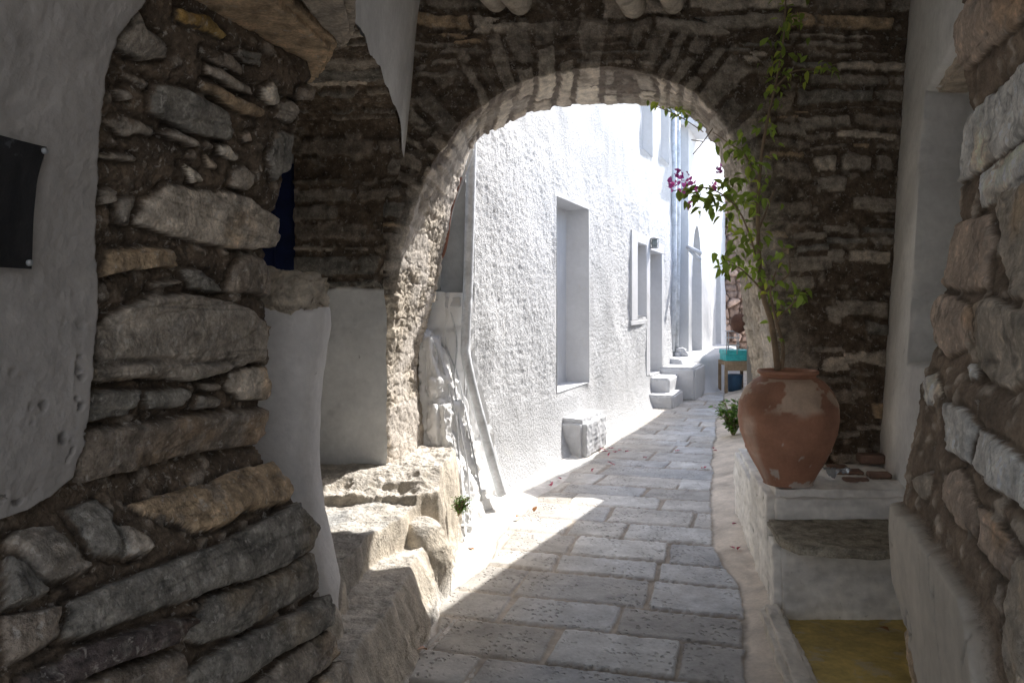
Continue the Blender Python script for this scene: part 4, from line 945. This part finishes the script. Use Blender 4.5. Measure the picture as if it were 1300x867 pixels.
# ================================================================== RIGHT HAND HOUSE (hidden behind the arch; its unseen roofline is shaped to cast the lane's shadow edge) and the end wall
T = thing('right_house', 'house on the right of the lane behind the flowerpot, mostly hidden by the arch', 'house', (3.5, 9.5, 0))
prof = [(y, z*.884) for y, z in [(6.0, 4.0), (6.63, 3.85), (7.1, 3.6), (8.35, 2.9), (8.6, 3.15), (9.75, 4.75), (10.7, 4.15), (12.0, 3.85), (12.6, 3.6), (13.65, 3.35), (17, 3.05), (19.5, 2.9)]]
XR_ = lambda y: 1.82+.31*(y-6.1)
m = MB(); V = []; Fq = []
for y, z in prof: V += [(XR_(y), y, 0), (XR_(y), y, z), (XR_(y)+3, y, z), (XR_(y)+3, y, 0)]
for i in range(len(prof)-1):
    for a, b in ((0, 1), (1, 2), (2, 3), (3, 0)): Fq.append((4*i+a, 4*i+b, 4*(i+1)+b, 4*(i+1)+a))
Fq += [(0, 3, 2, 1), tuple(4*(len(prof)-1)+k for k in range(4))]
m.add(V, Fq); m.build('wall', M_white, T)
# end-of-lane rubble wall
G = np.stack(np.broadcast_arrays(np.linspace(5.2, 7.6, 120)[:, None], 21.7+0*np.linspace(0, 1, 150)[None], np.linspace(0, 4.6, 150)[None]), -1).copy()
b1, b2, b3 = voronoi(G[..., 0]*3.2+.6*fbm(G, 2, 3, 5), G[..., 2]*4.5+.6*fbm(G, 2, 3, 6), 3); h = .12*sstep(0, .2, b2)*(.3+b3)
c = np.array([.38, .27, .21])*(.55+.9*b3[..., None])*(.4+.6*sstep(0, .1, b2)[..., None])*(1+.3*fbm(G, 6, 4, 9)[..., None]); G[..., 1] -= h*1.5
tag(link('end_wall', grid_mesh('end_wall', G, c, flip=True), M_rubpale), 'reddish rubble wall closing the far end of the lane', 'stone wall')

# ================================================================== FAR TABLE AND THINGS ON IT
T = thing('wooden_table', 'small wooden table standing at the far end of the lane', 'table', (4.2, 14.8, 0))
x0, x1, y0, y1 = 3.95, 4.42, 14.6, 15.1
MB().box(x0, y0, .52, x1, y1, .60).build('tabletop', M_wood, T, bevel=.01)
for lx_, ly_ in ((x0, y0), (x1-.05, y0), (x0, y1-.05), (x1-.05, y1-.05)):
    MB().box(lx_, ly_, 0, lx_+.05, ly_+.05, .52).build('leg', M_wood, T)
MB().box(x0+.05, y0+.01, .42, x1-.05, y0+.03, .519).build('apron', M_wood, T)
k = MB(); k.box(x0+.02, y0+.02, .602, x1+.02, y1-.05, .72); k.box(x0+.01, y0+.01, .722, x1+.03, y1-.04, .80)
tag(k.build('teal_crate', M_teal, None, bevel=.008), 'turquoise wooden crate on the far wooden table', 'crate')
k = MB(); k.lathe([(0, .0), (.12, .0), (.15, .3), (.155, .33), (.14, .33), (.12, .03), (0, .03)], (4.2, 14.85, .005), 20)
tag(k.build('blue_bucket', M_blue, None, True), 'blue bucket under the far wooden table', 'bucket')
c_ = at(938, 408, 14.2); k = MB(); k.lathe([(0, -.22), (.10, -.17), (.15, -.05), (.13, .06), (.07, .13), (.0, .14)], c_, 18); k.tube([c_+np.array([0, 0, .13]), c_+np.array([.15, .2, .75])], .008, 6)
tag(k.build('wicker_basket', M_wicker, None, True), 'dark wicker basket hanging on the wall above the teal crate', 'basket')
k = MB(); c_ = at(930, 430, 14.6)
for dz in (-.12, .02, .14): k.tube([c_+np.array([.13*math.cos(t), .13*math.sin(t), dz]) for t in np.linspace(0, 2*PI, 18)], .008, 6)
for t in (0.3, 1.9, 3.5, 5.1): k.tube([c_+np.array([.13*math.cos(t), .13*math.sin(t), -.28]), c_+np.array([.13*math.cos(t), .13*math.sin(t), .14])], .008, 6)
tag(k.build('wire_rack', M_metal, None, True), 'thin round wire rack on top of the teal crate', 'rack')

# ================================================================== RIGHT WHITE WALL WITH NICHE
def XW(Y, Z): return 1.142+.28*Y-.065*(3.55-Z)
ysC = np.linspace(.2, 5.14, 260); zsC = np.linspace(0, 3.75, 200); NY0, NY1, NZ0, NZ1 = 2.2, 4.46, 1.30, 2.82
Yg, Zg = np.meshgrid(ysC, zsC, indexing='ij')
G = np.stack([XW(Yg, Zg), Yg, Zg], -1)
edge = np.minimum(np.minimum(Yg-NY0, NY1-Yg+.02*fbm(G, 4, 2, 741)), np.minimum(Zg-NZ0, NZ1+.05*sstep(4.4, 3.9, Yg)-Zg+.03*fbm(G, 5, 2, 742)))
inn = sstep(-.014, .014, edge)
G[..., 0] += .26*inn+.012*fbm(G, 1.7, 3, 743)+.004*fbm(G, 9, 3, 744)
cW = np.array([.80, .79, .765])*(1+.05*fbm(G, 4, 4, 745)-.12*sstep(.3, .6, fbm(G, 9, 4, 746)))[..., None]*(1-.25*inn[..., None])  # shade of the niche recess is put into the plaster colour
T = thing('niche_wall', 'whitewashed side wall with a tall recessed niche right of the flowerpot', 'wall', (2.4, 4.2, 0))
me = grid_mesh('plaster', G, cW, flip=True); link('plaster', me, M_plaster, T)
slab('niche_lintel', [(2.13, 3.5), (2.36, 3.5), (2.60, 4.42), (2.37, 4.42)], 2.80, 2.90, col=PAL['q'], parent=T, mat=M_rubpale, n=30, amp=.015, seed=51, rnd=.02)
MB().hexa([(1.75, .9, 0), (3.2, .9, 0), (3.2, 5.25, 0), (2.95, 5.25, 0)], [(1.75, .9, 3.74), (3.2, .9, 3.74), (3.2, 5.25, 3.74), (2.95, 5.25, 3.74)]).build('wall_core', M_greyplaster, T)

# ================================================================== LEDGE, STEP, OCHRE FLOOR
T = thing('plastered_ledge', 'whitewashed built-in ledge and step that carries the terracotta pot', 'ledge', (1.9, 4.5, 0))
wc = (.82, .80, .76)
slab('upper_block', [(1.40, 4.28), (2.46, 4.28), (2.52, 5.06), (1.53, 5.06)], -.04, .60, col=wc, parent=T, mat=M_plaster, n=36, amp=.022, seed=61, rnd=.045)
slab('lower_block', [(1.35, 4.03), (2.40, 4.03), (2.44, 4.30), (1.395, 4.30)], -.04, .405, col=wc, parent=T, mat=M_plaster, n=36, amp=.020, seed=62, rnd=.04)
slab('side_apron', [(1.525, 5.02), (1.80, 5.02), (2.0, 6.15), (1.74, 6.15)], -.04, .50, col=wc, parent=T, mat=M_plaster, n=30, amp=.02, seed=63, rnd=.03)
slab('kerb', [(1.07, 2.9), (1.19, 2.9), (1.385, 4.04), (1.27, 4.04)], -.04, .09, col=(.66, .62, .56), parent=T, mat=M_plaster, n=30, amp=.016, seed=64, rnd=.025)
slab('slate_tread', [(1.33, 3.92), (1.37, 3.78), (1.70, 3.70), (2.0, 3.72), (2.12, 3.84), (2.14, 4.27), (1.38, 4.27)], 0.410, .452, col=(.36, .33, .27), parent=T, n=40, amp=.010, seed=65, rnd=.010)
slab('riser_stone', [(2.16, 4.05), (2.36, 4.05), (2.36, 4.27), (2.16, 4.27)], .41, .54, col=(.42, .38, .33), parent=T, n=26, amp=.03, seed=66, rnd=.02)
g = MB(); g.add([(1.10, 2.4, .004), (2.5, 2.4, .004), (2.5, 4.06, .004), (1.37, 4.06, .004)], [(0, 1, 2, 3)]); tag(g.build('ochre_floor', M_yellow), kind='structure')
# broken tiles and scraps on the ledge
tl = [(1075, 604, 4.72, .17, .10, .02, 'flat broken terracotta tile on the ledge right behind the pot'), (1105, 590, 4.95, .16, .11, .05, 'upright reddish tile fragment leaning on the wall at the back of the ledge'), (1085, 612, 4.50, .15, .06, .018, 'thin grey-brown tile strip at the front edge of the ledge'), (1115, 606, 4.6, .13, .08, .03, 'thicker tile fragment in the right corner of the ledge'), (1062, 596, 4.86, .12, .08, .02, 'small tile fragment in the shade behind the pot')]
for i, (x, y, Yd, a, b, tk, lab) in enumerate(tl):
    p = at(x, y, Yd); z0 = .607+(.02 if i in (1,) else 0)
    o = slab('broken_tile', [(p[0]-a*.5, Yd-b*.5), (p[0]+a*.45, Yd-b*.6), (p[0]+a*.55, Yd+b*.4), (p[0]-a*.4, Yd+b*.55)], z0, z0+tk, col=(.3, .13, .08), parent=None, mat=M_tile, n=30, amp=.004, seed=70+i, rnd=.004)
    tag(o, lab, 'broken tile', 'broken tiles on the ledge')
G = np.stack(np.meshgrid(np.linspace(-.07, .07, 26), np.linspace(-.05, .05, 20), indexing='ij')+[np.zeros((26, 20))], -1)
G[..., 2] = .05+.05*ridge(G, 25, 3, 77)*.8; G = G+np.array([1.855, 4.50, .60]); G[..., 2] = np.maximum(G[..., 2], .608)
tag(link('plastic_wrap', grid_mesh('plastic_wrap', G), M_foil, None, False), 'crumpled clear plastic scrap beside the pot on the ledge', 'plastic scrap')

# ================================================================== POT
pc_ = np.array([1.565, 4.47, .602])
prof = [(.02, 0), (.128, .0), (.136, .012), (.165, .07), (.215, .16), (.258, .27), (.276, .36), (.272, .44), (.245, .52), (.200, .575), (.164, .598), (.153, .606), (.153, .616), (.166, .624), (.169, .634), (.164, .642), (.146, .640), (.140, .62), (.150, .59), (.06, .585), (.0, .585)]
pp_ = np.array(spline([np.array([a, b, 0]) for a, b in prof], 8))[:, :2]
nA = 200; th = np.linspace(0, 2*PI, nA, endpoint=False)
R_ = np.repeat(pp_[:, 0][None], nA, 0); Z_ = np.repeat(pp_[:, 1][None], nA, 0); TH = th[:, None]
outer = np.arange(len(pp_))[None] < 8*16+4
for zr in (.20, .29, .375, .455): R_ = R_+.006*np.exp(-((Z_-zr)/.0055)**2)*outer
U = np.stack([R_*np.cos(TH), R_*np.sin(TH), Z_], -1)
R_ = R_*.985*(1+.008*fbm(U, 6, 3, 751))
U = np.stack([R_*np.cos(TH), R_*np.sin(TH), Z_], -1)
cp_ = np.array([.40, .205, .135])*(1+.10*fbm(U, 5, 4, 752)+.10*fbm(U*np.array([1, 1, 5]), 6, 3, 753))[..., None]
TT = np.arctan2(U[..., 1], U[..., 0])
lime = sstep(.0, .05, fbm(U*np.array([1, 1, 1.6]), 7, 4, 754)+.10+1.2*(Z_-.485)-.3*sstep(.0, .6, np.abs(TT+1.05)-.55))*sstep(.40, .45, Z_+.03*fbm(U, 12, 3, 760))*(Z_ < .60)
lef = sstep(.28, .05, np.abs(np.abs(TT)-PI+.35)+.15*fbm(U, 7, 3, 755))*sstep(.5, .35, Z_)*.6*sstep(-.3, .3, fbm(U, 9, 4, 761)+.1)
spl = sstep(.45, .5, fbm(U, 16, 4, 756)+.45*sstep(.14, .03, Z_))*(Z_ < .3)
for wt, cl in ((lime, (.62, .48, .37)), (lef, (.60, .50, .43)), (spl, (.6, .55, .5))):
    cp_ = cp_*(1-.85*wt[..., None])+np.array(cl)*.85*wt[..., None]
dark = sstep(.0, .3, fbm(U, 3, 3, 757))[..., None]*.25; cp_ = cp_*(1-dark)
U = U+(.002*lime)[..., None]*np.stack([np.cos(TH)+0*Z_, np.sin(TH)+0*Z_, 0*Z_], -1)
T = thing('terracotta_pot', 'big bulging terracotta jar with pale mortar smears standing on the ledge', 'pot', tuple(pc_))
nb = 8*17
me = grid_mesh('jar_body', U[:, :nb+1]+pc_, cp_[:, :nb+1], closeu=True); link('jar_body', me, M_clay, T)
MB().lathe([(.148, .592), (.10, .598), (.05, .602), (.0, .60)], pc_, 40).build('soil', M_ground, T, True)

# ================================================================== BOUGAINVILLEA
def leafgeo(V, Fq, p, size, dirn, up, fold=.25, wid=.55):
    d = dirn/np.linalg.norm(dirn); s = np.cross(d, up); s /= np.linalg.norm(s)+1e-9; u = np.cross(s, d)
    b = len(V); curl = -.18
    pts = [p, p+d*size*.30+s*size*wid*.42+u*size*fold*.4, p+d*size*.62+s*size*wid*.36+u*size*(fold*.3+curl*.3), p+d*size+u*size*curl,
           p+d*size*.62-s*size*wid*.36+u*size*(fold*.3+curl*.3), p+d*size*.30-s*size*wid*.42+u*size*fold*.4, p+d*size*.33, p+d*size*.66+u*size*curl*.35]
    V += [tuple(q) for q in pts]; Fq += [(b, b+1, b+6), (b+1, b+2, b+7, b+6), (b+2, b+3, b+7), (b+3, b+4, b+7), (b+4, b+5, b+6, b+7), (b+5, b, b+6)]
VY = 4.47
def rnd3(s=1.): return rng.normal(size=3)*s
def wp(pts, y0=VY): return [at(x, y, y0+dy) for x, y, dy in pts]
T = thing('bougainvillea', 'straggling bougainvillea with magenta flowers growing out of the terracotta jar', 'climbing plant', (1.565, 4.47, 1.2))
main = spline(wp([(987, 470, 0), (984, 440, -.01), (978, 405, 0), (968, 372, .03), (964, 330, .05), (962, 280, .08), (964, 225, .12), (972, 165, .18), (984, 110, .24), (994, 55, .30), (998, -10, .34)]), 8)
k = MB(); k.tube(main, list(np.linspace(.019, .0045, len(main))), 9); k.build('stem', M_bark, T, True)
second = spline(wp([(992, 468, .03), (994, 440, .02), (985, 405, .02), (978, 370, .0), (985, 345, -.02)]), 8)
k = MB(); k.tube(second, list(np.linspace(.013, .004, len(second))), 8); k.build('stem', M_bark, T, True)
brs = [[(966, 345, .04), (952, 300, 0), (938, 268, -.02), (915, 246, -.03), (888, 238, -.03), (852, 243, -.02)],
       [(970, 372, .03), (955, 355, 0), (938, 340, -.05), (920, 335, -.08)],
       [(963, 240, .1), (948, 200, .12), (925, 182, .2), (905, 168, .3)],
       [(984, 112, .24), (1005, 92, .22), (1030, 88, .2), (1062, 82, .2)],
       [(986, 410, 0), (1000, 392, -.02), (1018, 375, -.04), (1034, 364, -.04)],
       [(964, 290, .08), (975, 262, .06), (984, 240, .05)], [(968, 372, .03), (1000, 350, .0), (1002, 330, -.0)]]
for b in brs:
    s_p = spline(wp(b), 8); k = MB(); k.tube(s_p, list(np.linspace(.0065, .0022, len(s_p))), 6); k.build('branch', M_bark, T, True)
for b in ([(826, 133, 1.22), (845, 140, 1.2), (866, 150, 1.2), (893, 168, 1.2)], [(905, 163, .9), (893, 180, .85), (880, 196, .8)], [(893, 180, .85), (878, 178, .8)], [(924, 270, 0), (922, 285, 0), (921, 298, 0)]):
    s_p = spline(wp(b), 8); k = MB(); k.tube(s_p, .0035, 6); k.build('twig', M_bark, T, True)
V, Fq = [], []
cl = [(1003, 18, 18, 20, 34, .32), (995, 62, 20, 30, 44, .3), (985, 115, 13, 26, 30, .24), (978, 160, 14, 18, 22, .2), (938, 188, 20, 16, 42, .12), (958, 205, 18, 16, 26, .1), (935, 228, 24, 14, 40, .05), (955, 250, 24, 20, 46, .05), (900, 250, 26, 16, 56, -.03), (925, 262, 22, 16, 34, -.02), (872, 243, 18, 6, 20, -.03), (955, 300, 26, 24, 50, .04), (938, 322, 24, 16, 40, -.03), (925, 338, 14, 12, 20, -.07), (965, 350, 24, 18, 34, .0), (985, 385, 20, 14, 26, .0), (1015, 372, 16, 9, 18, -.03), (1045, 86, 20, 7, 16, .2), (1018, 98, 10, 10, 7, .2), (990, 325, 10, 24, 14, .02), (985, 420, 8, 12, 5, 0)]
for x, y, sx, sy, nL, dy in cl:
    for _ in range(int(nL*.72)):
        p = at(x+rng.normal()*sx*.55, y+rng.normal()*sy*.62, VY+dy+rng.normal()*.05)
        d = np.array([rng.normal()*.7, rng.normal()*.5, -.55+rng.normal()*.55]); leafgeo(V, Fq, p, rng.uniform(.040, .080), d, np.array([rng.normal()*.4, -.7+rng.normal()*.4, .8]), fold=rng.uniform(.15, .5))
for x, y, sx, sy, nL in [(860, 142, 9, 5, 14), (872, 146, 8, 5, 12), (850, 138, 6, 4, 6), (832, 132, 6, 4, 9), (888, 156, 4, 4, 4)]:
    for _ in range(nL):
        p = at(x+rng.normal()*sx*.7, y+rng.normal()*sy*.7, VY+1.2+rng.normal()*.05); leafgeo(V, Fq, p, rng.uniform(.03, .06)*1.15, np.array([rng.normal()*.7, rng.normal()*.5, -.5+rng.normal()*.5]), np.array([0, -.7, .8]), fold=.3)
link('foliage', poly_mesh('foliage', V, Fq), M_leaf, T)
V, Fq = [], []
for x, y, nL, s in [(856, 236, 9, 4), (862, 222, 8, 4), (874, 228, 10, 5), (878, 236, 6, 4), (913, 217, 7, 4), (909, 237, 4, 3), (875, 258, 3, 2), (906, 234, 3, 3), (868, 243, 4, 3), (850, 233, 4, 3)]:
    for _ in range(nL):
        p = at(x+rng.normal()*s*.7, y+rng.normal()*s*.7, VY-.03+rng.normal()*.02); leafgeo(V, Fq, p, rng.uniform(.028, .045), rnd3()+np.array([0, 0, .2]), rnd3(), fold=.4, wid=.8)
link('blossom', poly_mesh('blossom', V, Fq), M_flower, T)

# ================================================================== WEEDS
def weed(name, base, hgt, nst, spread, nl, ls, lab, cat, mat, lean=(0, 0)):
    T = thing(name, lab, cat, tuple(base)); V, Fq = [], []; k = MB()
    for i in range(nst):
        a = rng.uniform(0, 2*PI); r = spread*rng.uniform(.3, 1); hh = hgt*rng.uniform(.5, 1)
        tip = base+np.array([math.cos(a)*r+lean[0], math.sin(a)*r*.8+lean[1], hh]); mid = (base+tip)/2+np.array([0, 0, hh*.18])
        s_p = spline([base, mid, tip], 6); k.tube(s_p, .003, 5)
        for j in range(nl):
            t = rng.uniform(.25, 1); p = s_p[int(t*(len(s_p)-1))]+rnd3(.012)
            leafgeo(V, Fq, p, ls*rng.uniform(.6, 1.15), np.array([rng.normal(), rng.normal(), rng.uniform(-.2, .6)]), np.array([0, 0, 1.])+rnd3(.3), fold=.2)
    k.build('stem', M_bark, T, True); link('leaves', poly_mesh('leaves', V, Fq), mat, T)
weed('leafy_weed', at(931, 556, 9.6), .50, 26, .26, 13, .10, 'leafy green plant growing at the foot of the wall behind the pot', 'plant', M_fern, (-.05, -.05))
weed('crack_weed', at(582, 655, 4.98), .13, 34, .06, 15, .022, 'small bright green weed in the crack beside the stone stairs', 'plant', M_fern, (.02, -.03))

# ================================================================== FALLEN PETALS AND LEAVES
pt_ = [(765, 572), (770, 575), (776, 571), (781, 576), (788, 573), (795, 575), (772, 580), (775, 589), (780, 592), (860, 574), (905, 571), (910, 574), (601, 702, 1), (699, 622), (702, 618), (655, 659, 1), (677, 652, 1), (543, 828, 1), (750, 600), (712, 610), (820, 583), (893, 596), (940, 640), (930, 668), (935, 700), (700, 590), (720, 578), (1130, 800, 1), (1105, 812, 1), (1040, 560, 1)][:28]
for i, q in enumerate(pt_):
    x, y = q[:2]; Yd = 1600/(y-390)*.99; p = at(x, y, Yd); p[2] = .03 if x < 1000 else .012
    if x < 705 and y < 640: p[2] = .05
    V, Fq = [], []; dry = len(q) > 2
    for _ in range(2 if not dry else 1): leafgeo(V, Fq, p+rnd3(.004)*np.array([1, 1, .2]), (.045 if dry else .032)*(1+.05*Yd), np.array([rng.normal(), rng.normal(), .35]), np.array([.1, .1, 1.]), fold=.5, wid=.75)
    where = 'in the sunny strip by the left wall' if x < 710 else 'on the ochre floor' if x > 1000 else 'on the pale strip at the right' if x > 900 else 'on the shaded grey paving'
    o = link('fallen_leaf' if dry else 'fallen_petal', poly_mesh('leaf', V, Fq), M_dry if dry else M_petal)
    tag(o, ('dry curled brown leaf lying ' if dry else 'tiny fallen magenta petal lying ')+where, 'leaf' if dry else 'petal', ('dry leaves ' if dry else 'fallen petals ')+where)
